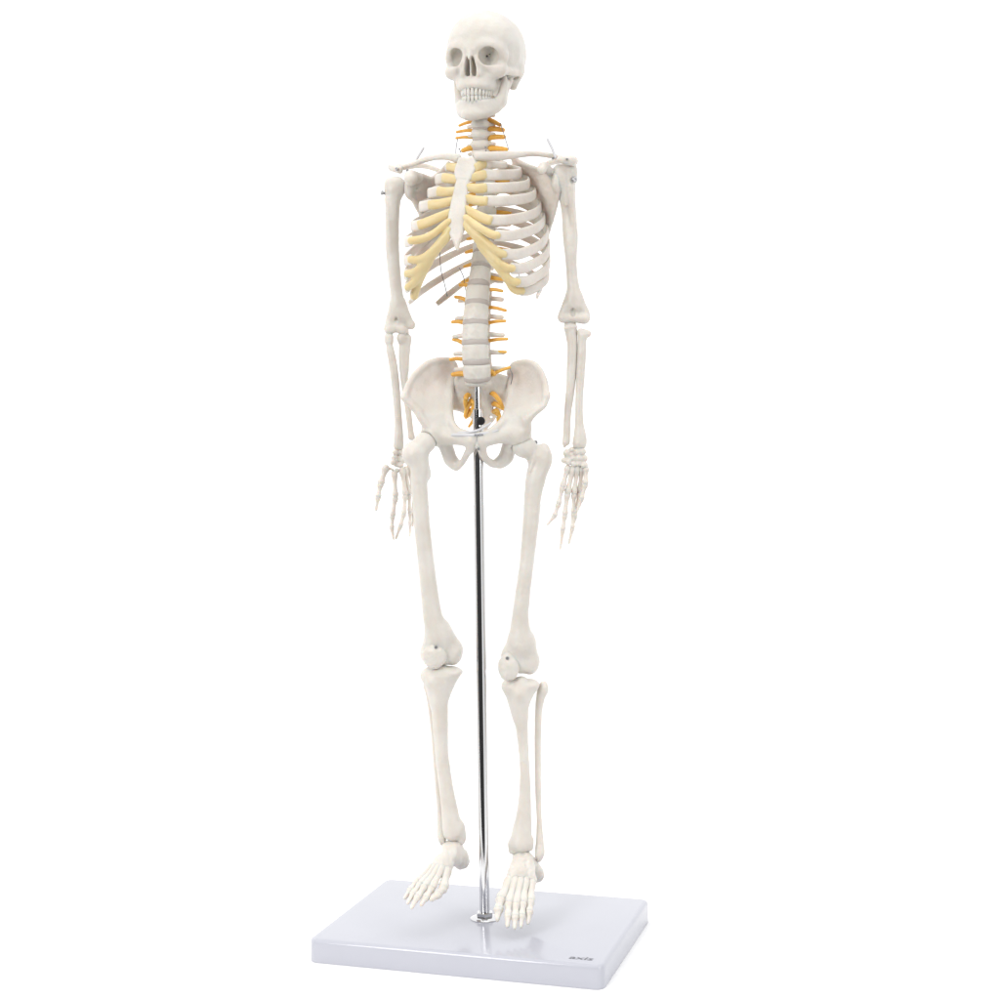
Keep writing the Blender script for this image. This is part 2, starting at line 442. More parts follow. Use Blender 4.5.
# ---- skull -------------------------------------------------------------------------
HEADP = math.radians(5)
HO = P(486, 53.0, -10, YT)
Rz = np.stack([rgt(YH), -nrm(YH), [0, 0, 1]], 1)                       # head x right, y back, z up
Rx = np.array([[1, 0, 0], [0, math.cos(HEADP), -math.sin(HEADP)], [0, math.sin(HEADP), math.cos(HEADP)]])
HEADR = math.radians(3.0)
Ry = np.array([[math.cos(HEADR), 0, -math.sin(HEADR)], [0, 1, 0], [math.sin(HEADR), 0, math.cos(HEADR)]])
Ry = Ry.T
HR = Rz @ Ry @ Rx
def hw(p): return HO + HR @ np.asarray(p, float)
def head(b, name, parent, mat=None):
    v, f = b.mesh(); return link_mesh(name, HO + v @ HR.T, f, mat or BONE, parent)
def rotz(a):
    a = math.radians(a); return np.array([[math.cos(a), -math.sin(a), 0], [math.sin(a), math.cos(a), 0], [0, 0, 1.0]])
s = Bone(0.62, 0.10, 12)
s.ell((0, 6, 4), (37.0, 40, 35.5), k=6).ell((0, -12, 4), (33.5, 30, 33.0), k=10).ell((0, 20, -5), (31, 26, 24), k=10)
s.ell((0, 2, -14), (33.5, 34, 19), k=8)
s.off = np.array([0, 0, 3.0])
for q in (-1, 1):
    s.chain([((q * 3, -39.0, -3), 4.0), ((q * 14, -37.5, -1.0), 3.4), ((q * 25, -31, -3.5), 3.2), ((q * 28.5, -26, -10), 3.2)], 6)      # brow
    s.chain([((q * 28.5, -26, -10), 3.0), ((q * 27.2, -26.5, -19), 3.6), ((q * 24.5, -29, -24.5), 5.0)], 4)                                  # outer rim, cheek
    s.chain([((q * 24.5, -29, -24.5), 4.8), ((q * 17, -35.0, -22), 4.2), ((q * 7.5, -39.5, -16), 3.2)], 5)                                   # lower rim
    s.chain([((q * 24.5, -29, -24.5), 4.8), ((q * 14, -32, -32), 5.2)], 5)
    s.cap((q * 9, -17, -26), (q * 9.5, -15, -42), 5.5, 4.5, 3)
    s.chain([((q * 27, -25.5, -23.5), 4.2), ((q * 31.5, -12, -24), 3.2), ((q * 33, 2, -23.5), 2.8), ((q * 31, 9, -21), 3)], 4)        # arch
    s.cap((q * 28, 9, -20), (q * 26.5, 7, -35), 7.5, 4.2, 8)                                                                             # mastoid
    s.chain([((q * 4.5, -40, -6), 3.4), ((q * 6.4, -40, -16), 3.2), ((q * 7.6, -39.5, -27), 3.6)], 4)
s.ell((0, -25, -27), (17, 14, 14), k=6).ell((0, -27, -36), (15.5, 13.5, 8), k=6)
s.chain([((0, -41, -6), 3.6), ((0, -44.5, -13.0), 2.4)], 3)
s.ell((0, -12, -30), (14, 13, 13), k=5).ell((0, 13, -30), (21, 19, 14), k=6)
s.chain([((-15.6, -23, -37), 4.0), ((-13.5, -31, -38), 4.5), ((-7.5, -37.6, -38), 4.3), ((0, -40, -38), 4.2), ((7.5, -37.6, -38), 4.3), ((13.5, -31, -38), 4.5), ((15.6, -23, -37), 4.0)], 4)
for q in (-1, 1):
    s.ell((q * 16.2, -36, -11.3), (8.9, 12, 8.6), rotz(q * 14), 2.2, True)
    s.ell((q * 16.2, -37.5, -11.3), (7.6, 12, 7.6), rotz(q * 14) @ np.array([[.7071, 0, .7071], [0, 1, 0], [-.7071, 0, .7071]]), 2.2, True)
    s.cap((q * 15.5, -31, -11.5), (q * 14.5, -28, -11), 7.0, 5.0, 3, True)
    s.cap((q * 10.8, -28, -9.6), (q * 13.6, -27, -7.6), 1.0, .8, .6, True)
    s.chain([((q * 10.8, -28, -9.6), 1.0), ((q * 9, -14, -9.6), 1.0)], .6, True)
    s.chain([((q * 13.6, -27, -7.6), .8), ((q * 11, -14, -7.6), .8)], .6, True)
    s.cap((q * 10.8, -28, -9.6), (q * 11.6, -28, -12.8), 1.0, .7, .6, True)
    s.ell((q * 42.5, -17, -10), (8.0, 12, 13), None, 6, True)
    s.cap((q * 25.5, -13, -20), (q * 24.0, -15, -40), 4.0, 5.0, 2, True)           # space behind the arch
    for y_ in (-47, -44, -41, -38, -35, -32):                                       # nasal opening, one side of the septum
        s.chain([((q * 2.3, y_, -13.0), 1.5), ((q * 2.9, y_, -18.0), 2.2), ((q * 3.3, y_, -23.0), 2.8), ((q * 3.4, y_, -27.5), 2.7)], 0.6, True)
    s.cap((q * 32.5, 1.5, -28), (q * 24, 2.5, -28), 1.9, 1.4, 1.5, True)
s.cap((0, -43.0, -14), (0, -40.5, -30), .6, .8, 0.6)
skull = head(s, 'skull', skel)
mj = Bone(0.62, 0.10, 9)
mj.off = np.array([0, 0, 3.0])
low = [((-21.5, -11, -54), 3.2), ((-19.0, -21, -59.5), 4.0), ((-10.3, -33.5, -65.0), 4.5), ((0, -37.5, -66), 4.8), ((10.3, -33.5, -65.0), 4.5), ((19.0, -21, -59.5), 4.0), ((21.5, -11, -54), 3.2)]
upp = [((-17.8, -19, -52.5), 3.2), ((-13.8, -29, -54), 3.5), ((-7.6, -35.5, -54.5), 3.5), ((0, -37.6, -54.5), 3.5), ((7.6, -35.5, -54.5), 3.5), ((13.8, -29, -54), 3.5), ((17.8, -19, -52.5), 3.2)]
mj.chain(low, 5).chain(upp, 5)
mid = [((p[0][0] + r[0][0]) / 2, (p[0][1] + r[0][1]) / 2 + .5, (p[0][2] + r[0][2]) / 2) for p, r in zip(low, upp)]
mj.chain([(m_, 3.7) for m_ in mid], 4)
mj.ell((0, -40, -66.5), (9, 4, 5), k=4)
for q in (-1, 1):
    mj.chain([((q * 21.5, -11, -53), 3.2), ((q * 24.5, -7, -40), 2.8), ((q * 27.0, -3, -29), 3.0)], 4)
    mj.chain([((q * 21.3, -15.5, -52), 3.2), ((q * 23.8, -15, -40), 2.5), ((q * 25.8, -15.5, -28), 1.8)], 4)
    mj.chain([((q * 21.2, -16, -52), 3.2), ((q * 24.2, -13.5, -38), 2.8), ((q * 25.5, -11, -33), 2.6)], 5)
    mj.cap((q * 22.6, -10, -50), (q * 21.3, -17, -49), 3, 3, 4)
head(mj, 'mandible', skull)
def teeth(z0, z1, yoff, wide):
    arc = np.array([(-15.4 * wide, -22 + yoff), (-14.8 * wide, -27 + yoff), (-11.4 * wide, -34.4 + yoff), (-6.3 * wide, -39.4 + yoff), (0, -41.4 + yoff),
                    (6.3 * wide, -39.4 + yoff), (11.4 * wide, -34.4 + yoff), (14.8 * wide, -27 + yoff), (15.4 * wide, -22 + yoff)])
    a3 = np.c_[arc, np.zeros(len(arc))]
    pp = spline(a3, 29)
    for i in range(14):
        c = pp[2 * i + 1]; t = pp[2 * i + 2] - pp[2 * i]; w = np.linalg.norm(t) / 2 * 0.985; t /= np.linalg.norm(t)
        jz = RNG.uniform(-0.35, 0.35)
        rows = [(c[0] * .985, c[1] + 1.2, z0, w * .62, 1.7), (c[0], c[1] + .4, z0 + (z1 - z0) * .45, w * .88, 1.6), (c[0], c[1] + .1, z0 + (z1 - z0) * .8 + jz * .5, w * .98, 1.15), (c[0], c[1] + .3, z1 + jz, w * .82, .6)]
        v, f = sweep(rows, 7, 8, up=t, sq=2.8)
        link_mesh('tooth', HO + v @ HR.T, f, TOOTH, skull)
teeth(-37.6, -44.6, -1.1, 0.95)
teeth(-51.4, -45.2, -0.4, 0.925)

# ---- spine --------------------------------------------------------------------------
SPY = [('C', 97, -13, 480), ('C', 105, -13, 480), ('C', 115, -13, 480), ('C', 124.5, -13.5, 480), ('C', 134, -13.5, 480), ('C', 144, -15, 480), ('C', 153, -17, 481),
       ('T', 161, -20, 482), ('T', 168.5, -23, 483), ('T', 176, -26, 484.3), ('T', 184, -28, 485.3), ('T', 193, -29.5, 486), ('T', 202, -30, 486.3), ('T', 212, -29, 486), ('T', 222.5, -27.5, 485.6),
       ('T', 234, -25, 484.6), ('T', 246.5, -21, 483.5), ('T', 260, -16, 482), ('T', 276, -9.5, 480),
       ('L', 294.5, -2.5, 477.6), ('L', 313.5, 3.5, 476), ('L', 333, 6.7, 475), ('L', 352.5, 7, 475.4), ('L', 371, 4.5, 476.8)]
SPN = [P(px, py, f, YT) for _, py, f, px in SPY]
SPN_ = SPN + [P(477.8, 385, -1, YT)]
def vert(i):
    t = SPY[i][0]; c = SPN[i]
    up = (SPN[i - 1] if i else 2 * SPN[0] - SPN[1]) - SPN_[i + 1]; hgt = np.linalg.norm(up) / 2; up /= np.linalg.norm(up)
    R_ = rgt(YT if i < 19 else 15); B_ = np.cross(up, R_)      # back
    B_ = -B_ if B_ @ nrm(YT) > 0 else B_
    def q(x, y, z): return c + R_ * x + B_ * y + up * z
    return t, hgt, up, R_, B_, q
def body_r(i):
    if i < 7: return 7.4 + 0.12 * i
    if i < 19: return 8.2 + (i - 7) * 0.20
    return [12.0, 12.4, 12.9, 13.4, 13.6][i - 19]
for i in range(24):
    t, hg, up, R_, B_, q = vert(i)
    r = body_r(i); hb = hg * (0.37 if t == 'C' else 0.40)
    b = Bone(0.75, 0.12, 6)
    # body: stacked discs with a waist
    kx, ky = (1.0, 0.72) if t != 'T' else (0.96, 0.9)
    Rm = np.stack([R_, B_, up], 1)
    for z, g in ((-hb + 1.6, 1.0), (0, 0.93), (hb - 1.6, 1.0)):
        b.ell(q(0, 0, z), (r * g, r * g * ky, max(2.2, hb * .7)), Rm, 4.0)
    b.ell(q(0, 0, 0), (r * 0.93, r * 0.93 * ky, hb * 1.12), Rm, 4)
    back = r * ky
    for sg in (-1, 1):
        b.cap(q(sg * r * .55, back * .7, 1), q(sg * r * .7, back + 4, 0), 2.2, 2.2, 2)
        if t == 'C':
            b.cap(q(sg * r * .8, back * .5, 0), q(sg * (r + 6), back * .6, -1.0), 2.0, 1.8, 2)
            b.cap(q(sg * r * .7, back + 4, 0), q(sg * 1.5, back + 9, -2), 2.0, 1.8, 2)
            b.cap(q(sg * r * .8, back + 2.5, hb), q(sg * r * .8, back + 3.5, -hb), 2.2, 2.2, 2)
        elif t == 'T':
            b.cap(q(sg * r * .7, back + 3, 1), q(sg * (r + 6), back + 9, 2), 2.2, 2.2, 2)
            b.cap(q(sg * r * .6, back + 3, 0), q(0, back + 8, -2), 2.0, 1.8, 2)
        else:
            L_ = [10, 11, 12.5, 11.5, 12][i - 19]
            b.cap(q(sg * r * .7, back + 1, 0), q(sg * (r + L_), back + 3.5, -1.0), 2.6, 2.2, 2)
            b.cap(q(sg * r * .6, back + 3, 0), q(0, back + 10, -3), 2.6, 2.2, 2)
            b.cap(q(sg * r * .65, back + 5, hb + 1.5), q(sg * r * .7, back + 6, -hb - 1.5), 2.8, 2.8, 2)
    sp = {'C': (14, -5, 1.7), 'T': (20, -12, 1.6), 'L': (22, -6, 2.4)}[t]
    b.cap(q(0, back + 6, -1), q(0, back + sp[0], sp[1]), 1.8, sp[2], 2)
    bone(b, 'vertebra', skel)
    # disc below
    if i >= 2:
        n2 = SPN_[i + 1]; c = (SPN[i] + n2) / 2; rr = (body_r(i) + body_r(min(i + 1, 23))) / 2 * (1.0 if t != 'L' else 1.02)
        th = hg * 0.17 + .25
        prof = [(-th, .9), (-th * .6, 1.0), (0, 1.03), (th * .6, 1.0), (th, .9)]
        V = []; F = []; m = 24
        for z, g in prof:
            for j in range(m):
                a = 2 * math.pi * j / m; V.append(c + up * z + R_ * rr * g * math.cos(a) + B_ * rr * g * ky * math.sin(a))
        for k in range(4):
            for j in range(m):
                j2 = (j + 1) % m; F.append((k * m + j, (k + 1) * m + j, (k + 1) * m + j2, k * m + j2))
        F.append(tuple(range(m))); F.append(tuple(4 * m + j for j in range(m))[::-1])
        link_mesh('intervertebral_disc', V, [f[::-1] for f in F], DISC, skel)

def nerve(px0, py0, px1, py1, f0, f1, r, yaw=YT, mid=None):
    a = P(px0, py0, f0, yaw); b = P(px1, py1, f1, yaw)
    m_ = (a + b) / 2 + np.array([0, 0, 0.6])
    rows = [(*a, r * 1.1, r * 1.1), (*m_, r, r), (*b, r * .85, r * .85)]
    v, f = sweep(rows, 8, 8); return link_mesh('spinal_nerve', v, f, NERVE, skel)
# neck
for (a, b, c, d, r) in ((473, 121.5, 459.5, 125.5, 1.6), (473, 130.5, 457, 132, 1.6), (473, 137.5, 456.5, 138, 1.5), (473, 148, 463, 150.5, 2.6)):
    nerve(a, b, c, d, -18, -14, r)
for (a, b, c, d, r) in ((488, 119.5, 500, 125.0, 2.2), (488, 129, 503, 130, 2.6), (488, 138, 504, 137, 2.6), (489, 148.5, 506, 149.5, 2.6)):
    nerve(a, b, c, d, -18, -14, r)
# chest: one pair per level
for i in range(7, 18):
    t, hg, up, R_, B_, q = vert(i); r = body_r(i)
    for sg in (-1, 1):
        a = q(sg * (r * .8), r * .7, -hg); b2 = q(sg * (r + 13), r * .7 + 3, -hg - 1.0 - (i - 7) * .1)
        rows = [(*a, 2.2, 2.2), (*((a + b2) / 2), 2.0, 2.0), (*b2, 1.5, 1.5)]
        v, f = sweep(rows, 8, 8); link_mesh('spinal_nerve', v, f, NERVE, skel)
# loins
for (a, b, c, d) in ((470, 286, 460, 285), (466, 300, 455.5, 297), (463, 322.5, 452.5, 322), (462, 342.5, 453.5, 339.5), (462, 359, 450.5, 359.5)):
    nerve(a, b, c, d, -6, -6, 1.9, 15)
for (a, b, c, d) in ((489, 289.5, 502, 291), (488, 307, 505.5, 310.5), (488, 323, 505, 321), (488, 341, 507, 339), (489, 353.5, 505.5, 352)):
    nerve(a, b, c, d, -6, -4, 1.7, 15)
nerve(466, 374, 453, 374.5, -2, -2, 2.6, 15); nerve(492, 374.5, 509.5, 367.5, -6, -6, 1.7, 15); nerve(490, 372, 494, 374, -3, -3, 2.6, 15)

# ---- sternum -------------------------------------------------------------------------
def SF(py):      # sternum front offset at a picture row
    return float(np.interp(py, [155, 180, 230, 252], [27, 36, 52, 55]))
def ST(px, py): return P(px, py, SF(py), YT)
b = Bone(0.7, 0.07, 9)
b.plate([ST(*p) for p in ((459, 157.5), (463, 156.8), (467, 157.8), (471, 156.8), (475, 157.5), (477, 163), (475.5, 170), (471.5, 180), (455.5, 180), (454.5, 172), (456.5, 164))], [(ST(466, 168), 3.4)], 2.6, YT, 2, 3)
b.plate([ST(*p) for p in ((457, 179), (470.5, 179), (468.5, 187), (467, 200), (466, 215), (466, 225), (463.5, 234), (460.5, 242), (458.5, 251), (456, 250), (453, 242), (449, 234), (447, 225), (449, 212), (451.5, 200), (454.5, 187))], [(ST(458, 215), 3.0)], 2.3, YT, 1.2, 3)
bone(b, 'sternum', skel)

# ---- ribs and cartilage ----------------------------------------------------------------
SC_X0 = 0.0
RW = [26, 41, 50, 56.5, 61.5, 65.5, 69, 71, 71.5, 70.5, 64, 46]
# front end (px left, py left, px right, py right) where the bone meets the cartilage
FE = {2: (446, 179, 486, 173.5), 3: (441, 193, 486, 186), 4: (433, 206, 486, 199.5), 5: (423, 226, 490, 218.5), 6: (414, 241, 497, 235),
      7: (413, 261, 503, 253), 8: (409, 273.5, 511, 269), 9: (409, 285, 516, 284), 10: (414, 293, 520, 294.5)}
front = {}
for n, (a, b_, c, d) in FE.items():
    cx = 475.5
    base_x = [loc(P(cx, (b_ + d) / 2, 0, YT), YT)[0]][0]
    fr = (2 * cx - a - c) / (2 * math.sin(math.radians(YT))); xr = (c - a) / (2 * math.cos(math.radians(YT)))
    zl = P(a, b_, fr, YT)[2]; zr = P(c, d, fr, YT)[2]
    front[n] = (xr, fr, (zl + zr) / 2)
front[1] = (19, 20, P(490, 163.5, 20, YT)[2])
ribend = {}
for n in range(1, 13):
    i = 6 + n
    x0, f0, z0 = loc(SPN[i], YT)
    w = RW[n - 1]
    for sg in (-1, 1):
        rows = []
        def add(x, f, z, ra, rb): rows.append((*wld(sg * x, f, z, YT), ra, rb))
        hh = 3.6 if n < 2 else (5.05 if n < 10 else 4.3)
        z0s = z0 + (2.5 if n > 1 else 0)
        if n <= 10:
            xf, ff, zf = front[n]
            dz = z0s - zf
            add(6, f0 - 7, z0s, 2.2, 2.0)
            add(min(15, w * .5), f0 - 14, z0s + 1.0, 2.6, 2.0)
            back = f0 - 15 - (0 if n < 3 else 3)
            add(w * .62, back + 3, z0s - dz * .16, hh * .85, 1.7)
            add(w * .93, back + (16 if n > 2 else 10), z0s - dz * .44, hh * .92, 1.6)
            fm = (back + ff) / 2
            add(w * 1.0, fm - 3, z0s - dz * .74, hh * .97, 1.6)
            add(w * .52 + xf * .48 + 2.0 * (n < 8), ff * .70 + fm * .30, z0s - dz * .97, hh * 1.03, 1.7)
            add(xf, ff, zf, hh * 1.08, 1.9)
        elif n == 11:
            tip = wld(66, 2, z0s - 48, YT)
            add(6, f0 - 7, z0s, 2.2, 2.0); add(18, f0 - 15, z0s - 2, 2.7, 1.9); add(44, f0 - 14, z0s - 14, 3.4, 1.7)
            add(63, f0 + 0, z0s - 29, 3.4, 1.5); add(68, 10, z0s - 44, 2.2, 1.3)
        else:
            add(7, f0 - 8, z0s, 2.2, 2.0); add(18, f0 - 14, z0s - 4, 2.7, 1.9); u_ = 6 if sg > 0 else 0; add(38, f0 - 14, z0s - 17 + u_ * .6, 3.3, 1.6); add(50 - u_, f0 - 10, z0s - 27 + u_ * 1.3, 2.6, 1.4)
        axn = nrm(YT)
        v, f = sweep(rows, 56, 14, up=(0, 0, 1), sq=2.6)
        ribend[(n, sg)] = np.array(rows[-1][:3])
        link_mesh('rib', v, f, BONE, skel)
# where the cartilage meets the sternum (px left, py left) (px right, py right)
SA = {1: (459, 168, 475, 168), 2: (456.5, 179.5, 471.5, 177.5), 3: (453.5, 191, 469, 187.5), 4: (451.5, 201, 467.5, 198.5), 5: (449.5, 212.5, 466.5, 209), 6: (448.5, 221.5, 466.5, 217.5), 7: (449, 231, 466, 224.5)}
for sg, kx in ((-1, 0), (1, 2)):
    for n in range(1, 6):
        e = ribend[(n, sg)]; a = ST(SA[n][kx], SA[n][kx + 1]); a = a - nrm(YT) * 0.6
        inner = a - rgt(YT) * sg * 2.5
        if n < 5:
            pts = [e - (a - e) * .04, (e * .55 + a * .45) + nrm(YT) * 1.2 + np.array([0, 0, -0.8 if n > 2 else 0]), a, inner]
            hs = [4.9, 4.6, 4.2, 3.8] if n > 1 else [3.8, 4.4, 4.6, 4]
        else:
            pts = [e - (a - e) * .03, e * .72 + a * .28 + nrm(YT) * 2.0 + np.array([0, 0, -1.0]), e * .36 + a * .64 + nrm(YT) * 2.2 + np.array([0, 0, -.8]), a, inner]
            hs = [4.9, 4.8, 4.5, 3.8, 3.4]
        rows = [(*p, h, 2.3) for p, h in zip(pts, hs)]
        v, f = sweep(rows, 28, 12, sq=2.4); link_mesh('costal_cartilage', v, f, CART, skel)
    # sixth to tenth run together into one costal margin
    if sg < 0:
        CM = {6: [(414, 241), (422, 239), (433, 234), (448.5, 221.5)], 7: [(413, 261), (421, 259), (432, 251), (449.5, 230)], 8: [(409, 273.5), (416, 271), (428, 260), (448, 237)],
              9: [(409, 285), (414, 282), (423, 270), (437, 250)], 10: [(414.5, 293), (417, 287), (421, 278), (429, 263)]}
    else:
        CM = {6: [(497, 235), (491, 234), (481, 228.5), (466, 217.5)], 7: [(503, 252.5), (497, 251), (487, 243), (466, 224.5)], 8: [(511, 268.5), (505, 267), (494, 258), (468, 229)],
              9: [(516, 283.5), (511, 281), (500, 269), (480, 246)], 10: [(520, 293.5), (514, 289), (506, 278), (490, 258)]}
    b = Bone(0.7, 0.08, 8)
    for n, pts in CM.items():
        f0_ = front[n][1]; f1_ = 52
        m = []
        for (px, py), t in zip(pts, (0, .22, .55, 1)):
            ff_ = f0_ + (f1_ - f0_) * (t if n < 9 else t * .75) + 2.5 * math.sin(math.pi * t)
            m.append((P(px, py, ff_, YT), (3.9, 3.8, 3.5, 3.1)[(0, .22, .55, 1).index(t)]))
        e = ribend[(n, sg)]
        m[0] = (e, 3.9)
        b.chain(m, 2.6)
    bone(b, 'costal_cartilage', skel, CART)

# ---- collar bones ----------------------------------------------------------------------
def clav(pts):
    rows = [(*P(px, py, f, YT), ra, rb) for px, py, f, ra, rb in pts]
    v, f = sweep(rows, 40, 14, up=(0, 0, 1), sq=2.2); return link_mesh('clavicle', v, f, BONE, skel)
clav([(403, 167.5, -12, 2.6, 4.0), (412, 164.8, -10, 2.6, 3.6), (424, 160, 2, 2.8, 3.0), (436, 157, 14, 3.1, 3.0), (448, 156.5, 24, 3.6, 3.4), (457.5, 158.5, 27, 4.6, 4.0)])
clav([(478, 156.5, 27, 4.6, 4.0), (488, 156.2, 25, 4.6, 3.6), (503, 155.6, 17, 4.4, 3.2), (518, 154.4, 6, 3.4, 3.0), (534, 153.6, -6, 2.7, 3.0), (550, 155.5, -14, 2.6, 3.6), (562, 158.5, -16, 2.8, 4.2)])

# ---- shoulder blades ----------------------------------------------------------------------
def T_(px, py, f): return P(px, py, f, YT)
b = Bone(0.8, 0.12, 8)
b.plate([T_(*p) for p in ((511, 156, -40), (522, 163, -34), (536, 169, -26), (551, 172, -16), (558, 181, -15), (559, 191, -17), (556, 206, -24), (552, 222, -32), (546, 240, -41), (541, 238, -44), (528, 212, -48), (514, 180, -48))],
        [(T_(536, 195, -37), 1.2), (T_(530, 185, -40), 1.2), (T_(555, 203, -24), 2.4)], 1.5, YT, 3, 2)
b.chain([(T_(511, 156, -40), 2.0), (T_(522, 163, -33), 2.0), (T_(536, 168.5, -26), 2.0), (T_(548, 171, -17), 2.6)], 2.5)
b.chain([(T_(558, 190, -17), 2.6), (T_(555, 207, -25), 2.2), (T_(546, 239, -42), 2.0)], 2.5)
b.ell(T_(556, 182, -14), (4.5, 6, 10), k=4)
b.chain([(T_(550, 172, -14), 4.2), (T_(544, 166.5, -4), 4.4), (T_(541.5, 170, 4), 4.4)], 3)
b.chain([(T_(527, 176, -52), 2.2), (T_(550, 163, -50), 3.0), (T_(568, 159, -34), 3.8), (T_(573, 161, -18), 4.8), (T_(566, 160, -11), 4.2), (T_(559, 159.5, -10), 3.0)], 4)
scl = bone(b, 'scapula', skel)
b = Bone(0.8, 0.12, 8)
b.plate([T_(*p) for p in ((448.5, 163, -36), (441, 172, -31), (432, 178.5, -24), (420, 174, -14), (410, 180, -8), (409, 196, -8), (415, 204, -14), (424, 220, -28), (436, 246, -40), (441, 244, -43), (449, 215, -47), (453, 185, -46))],
        [(T_(430, 195, -32), 1.2), (T_(420, 190, -16), 3.0)], 1.5, YT, 3, 2)
b.chain([(T_(448.5, 163, -36), 2.0), (T_(440, 172.5, -30), 2.0), (T_(431, 178.5, -24), 2.4), (T_(420, 176, -13), 3.2)], 2.5)
b.chain([(T_(410, 194, -8), 2.6), (T_(416, 205, -15), 2.2), (T_(436, 245, -41), 2.0)], 2.5)
b.ell(T_(409, 188, -8), (5.0, 6, 10.5), k=4)
b.chain([(T_(417, 178, -8), 5.6), (T_(411, 177, 1), 6.6), (T_(410.5, 180, 6), 6.2)], 3)
b.chain([(T_(443, 172, -52), 2.2), (T_(424, 166, -48), 2.6), (T_(404, 167, -34), 3.0), (T_(392.5, 168, -18), 3.4), (T_(400, 168.5, -8), 3.0)], 4)
b.chain([(T_(390.5, 167, -16), 2.6), (T_(400, 171, -8), 2.6)], 3)
scr = bone(b, 'scapula', skel)
screw(T_(397, 169, -3.6), nrm(10) + np.array([-0.3, 0, 0.1]), 1.7, scr); screw(T_(553, 158.4, -9.0), nrm(0), 1.3, scl); screw(T_(567, 159.4, -6.8), nrm(0), 1.2, scl); screw(T_(407.5, 170.5, -7), nrm(0), 1.4, scr)
for pts in (((412, 166, -8), (417, 158.5, -8), (423.3, 148.3, -8)), ((555.5, 157.5, -10), (552, 148.5, -10), (547.6, 139.5, -10))):
    tube('tie_tail', [T_(*p) for p in pts], 1.35, STRAP, skel, 10)

# ---- arms ----------------------------------------------------------------------------------
def Q(px, py, f=0.0): return P(px, py, f, 0)
def QR(px, py, f=0.0): return P(px, py, f - 30, 0)      # the turned shoulders carry one arm back and the other forward
def QL(px, py, f=0.0): return P(px, py, f + 14, 0)
b = Bone(0.8, 0.07, 9)
b.ell(QR(398, 187, -8), (8.2, 9, 10.5), k=5).ell(QR(390.5, 186, -7), (6.6, 7, 9), k=5)
b.chain([(QR(393.5, 193, -8), 8.4), (QR(393, 208, -8), 6.9), (QR(392.2, 230, -8), 6.9), (QR(392.8, 255, -9), 6.7), (QR(395.6, 285, -10), 6.3), (QR(397.8, 303, -10), 6.5), (QR(399.3, 314, -10), 6.7)], 4)
b.chain([(QR(386.8, 199, -4), 2.0), (QR(388.6, 225, -3.5), 1.8), (QR(391, 250, -4), 1.5)], 3)
b.chain([(QR(395, 304, -10), 5), (QR(390, 322, -10), 4.6), (QR(389, 328, -9), 5.0)], 5)
b.chain([(QR(401, 304, -10), 5), (QR(408, 320, -11), 4.4), (QR(411.0, 325, -11), 4.6)], 5)
b.chain([(QR(389.5, 329.5, -8), 5.0), (QR(396, 328.5, -8), 3.9), (QR(403, 330, -8), 4.8)], 2.5)
b.ell(QR(398, 319, -11), (9, 4.5, 9), k=4)
b.ell(QR(396.2, 319.5, -5.5), (1.8, 3.0, 2.4), k=1.5, sub=True)
humr = bone(b, 'humerus', skel)
screw(QR(382.8, 193, -6), (-1, -0.35, 0.25), 2.3, humr, 8)
b = Bone(0.8, 0.07, 9)
b.ell(QL(559.5, 177.5, -3), (8.6, 10, 13.2), k=4).ell(QL(569.5, 172.5, -5), (8.2, 8.5, 11), k=4)
b.chain([(QL(565.5, 182, -6), 10.2), (QL(567.2, 197, -8), 8.0), (QL(569, 215, -12), 7.2), (QL(570.5, 237, -12), 7.4), (QL(571, 258, -12), 5.8), (QL(572, 275, -12), 5.4), (QL(573.5, 292, -12), 6.6), (QL(574, 305, -12), 7.6)], 4)
b.chain([(QL(563.5, 176, 5), 2.0), (QL(565, 190, 1), 1.8), (QL(566, 205, -2), 1.4)], 2)
b.chain([(QL(571, 186, 2), 2.6), (QL(572, 210, -2), 2.2), (QL(574.5, 236, -7), 3.0), (QL(573, 255, -8), 2.0)], 3)
b.chain([(QL(571, 297, -12), 5), (QL(564, 312, -12), 4.6), (QL(561.8, 317, -12), 4.0)], 5)
b.chain([(QL(577, 297, -12), 5), (QL(584, 312, -12), 5.0), (QL(585.5, 317, -12), 4.8)], 5)
b.chain([(QL(563, 318.5, -11), 4.4), (QL(573, 318, -10), 4.2), (QL(584.5, 319, -9), 5.0)], 3)
b.ell(QL(573.5, 309, -13), (9, 4.5, 10), k=4)
b.ell(QL(573, 312.5, -7.0), (2.4, 3.0, 4.6), k=1.5, sub=True)
huml = bone(b, 'humerus', skel)
screw(QL(574.2, 179.5, 4.2), (0.35, -0.9, 0.0), 2.9, huml, 6)

# forearms
b = Bone(0.75, 0.06, 7)      # right radius
b.chain([(QR(389.0, 337.0, -8), 4.7), (QR(389.0, 340.8, -8), 4.5)], 1).chain([(QR(389.2, 343, -8), 3.2), (QR(390.2, 350, -8), 3.8), (QR(392.8, 363, -9), 4.1), (QR(395.3, 383, -10), 4.1), (QR(397.6, 410, -10), 3.7), (QR(398.6, 425, -10), 3.9), (QR(398.6, 436, -10), 4.8), (QR(398.6, 446, -10), 5.2)], 2)
bone(b, 'radius', skel)
b = Bone(0.75, 0.06, 7)
b.chain([(QR(404, 330.5, -17), 5.0), (QR(404, 338, -14), 5.2), (QR(403.5, 347, -12), 4.8), (QR(403, 360, -12), 4.2), (QR(404.5, 380, -12), 3.8), (QR(407.5, 405, -13), 3.2), (QR(410.5, 430, -13), 2.9), (QR(411.5, 437, -13), 3.6)], 3)
b.chain([(QR(408.5, 338, -12), 3.2), (QR(407, 352, -12), 3.0), (QR(406.5, 372, -12), 2.0)], 3)
b.ell(QR(401.5, 338, -9), (5, 5, 5.5), k=3)
bone(b, 'ulna', skel)
b = Bone(0.75, 0.06, 7)      # left ulna
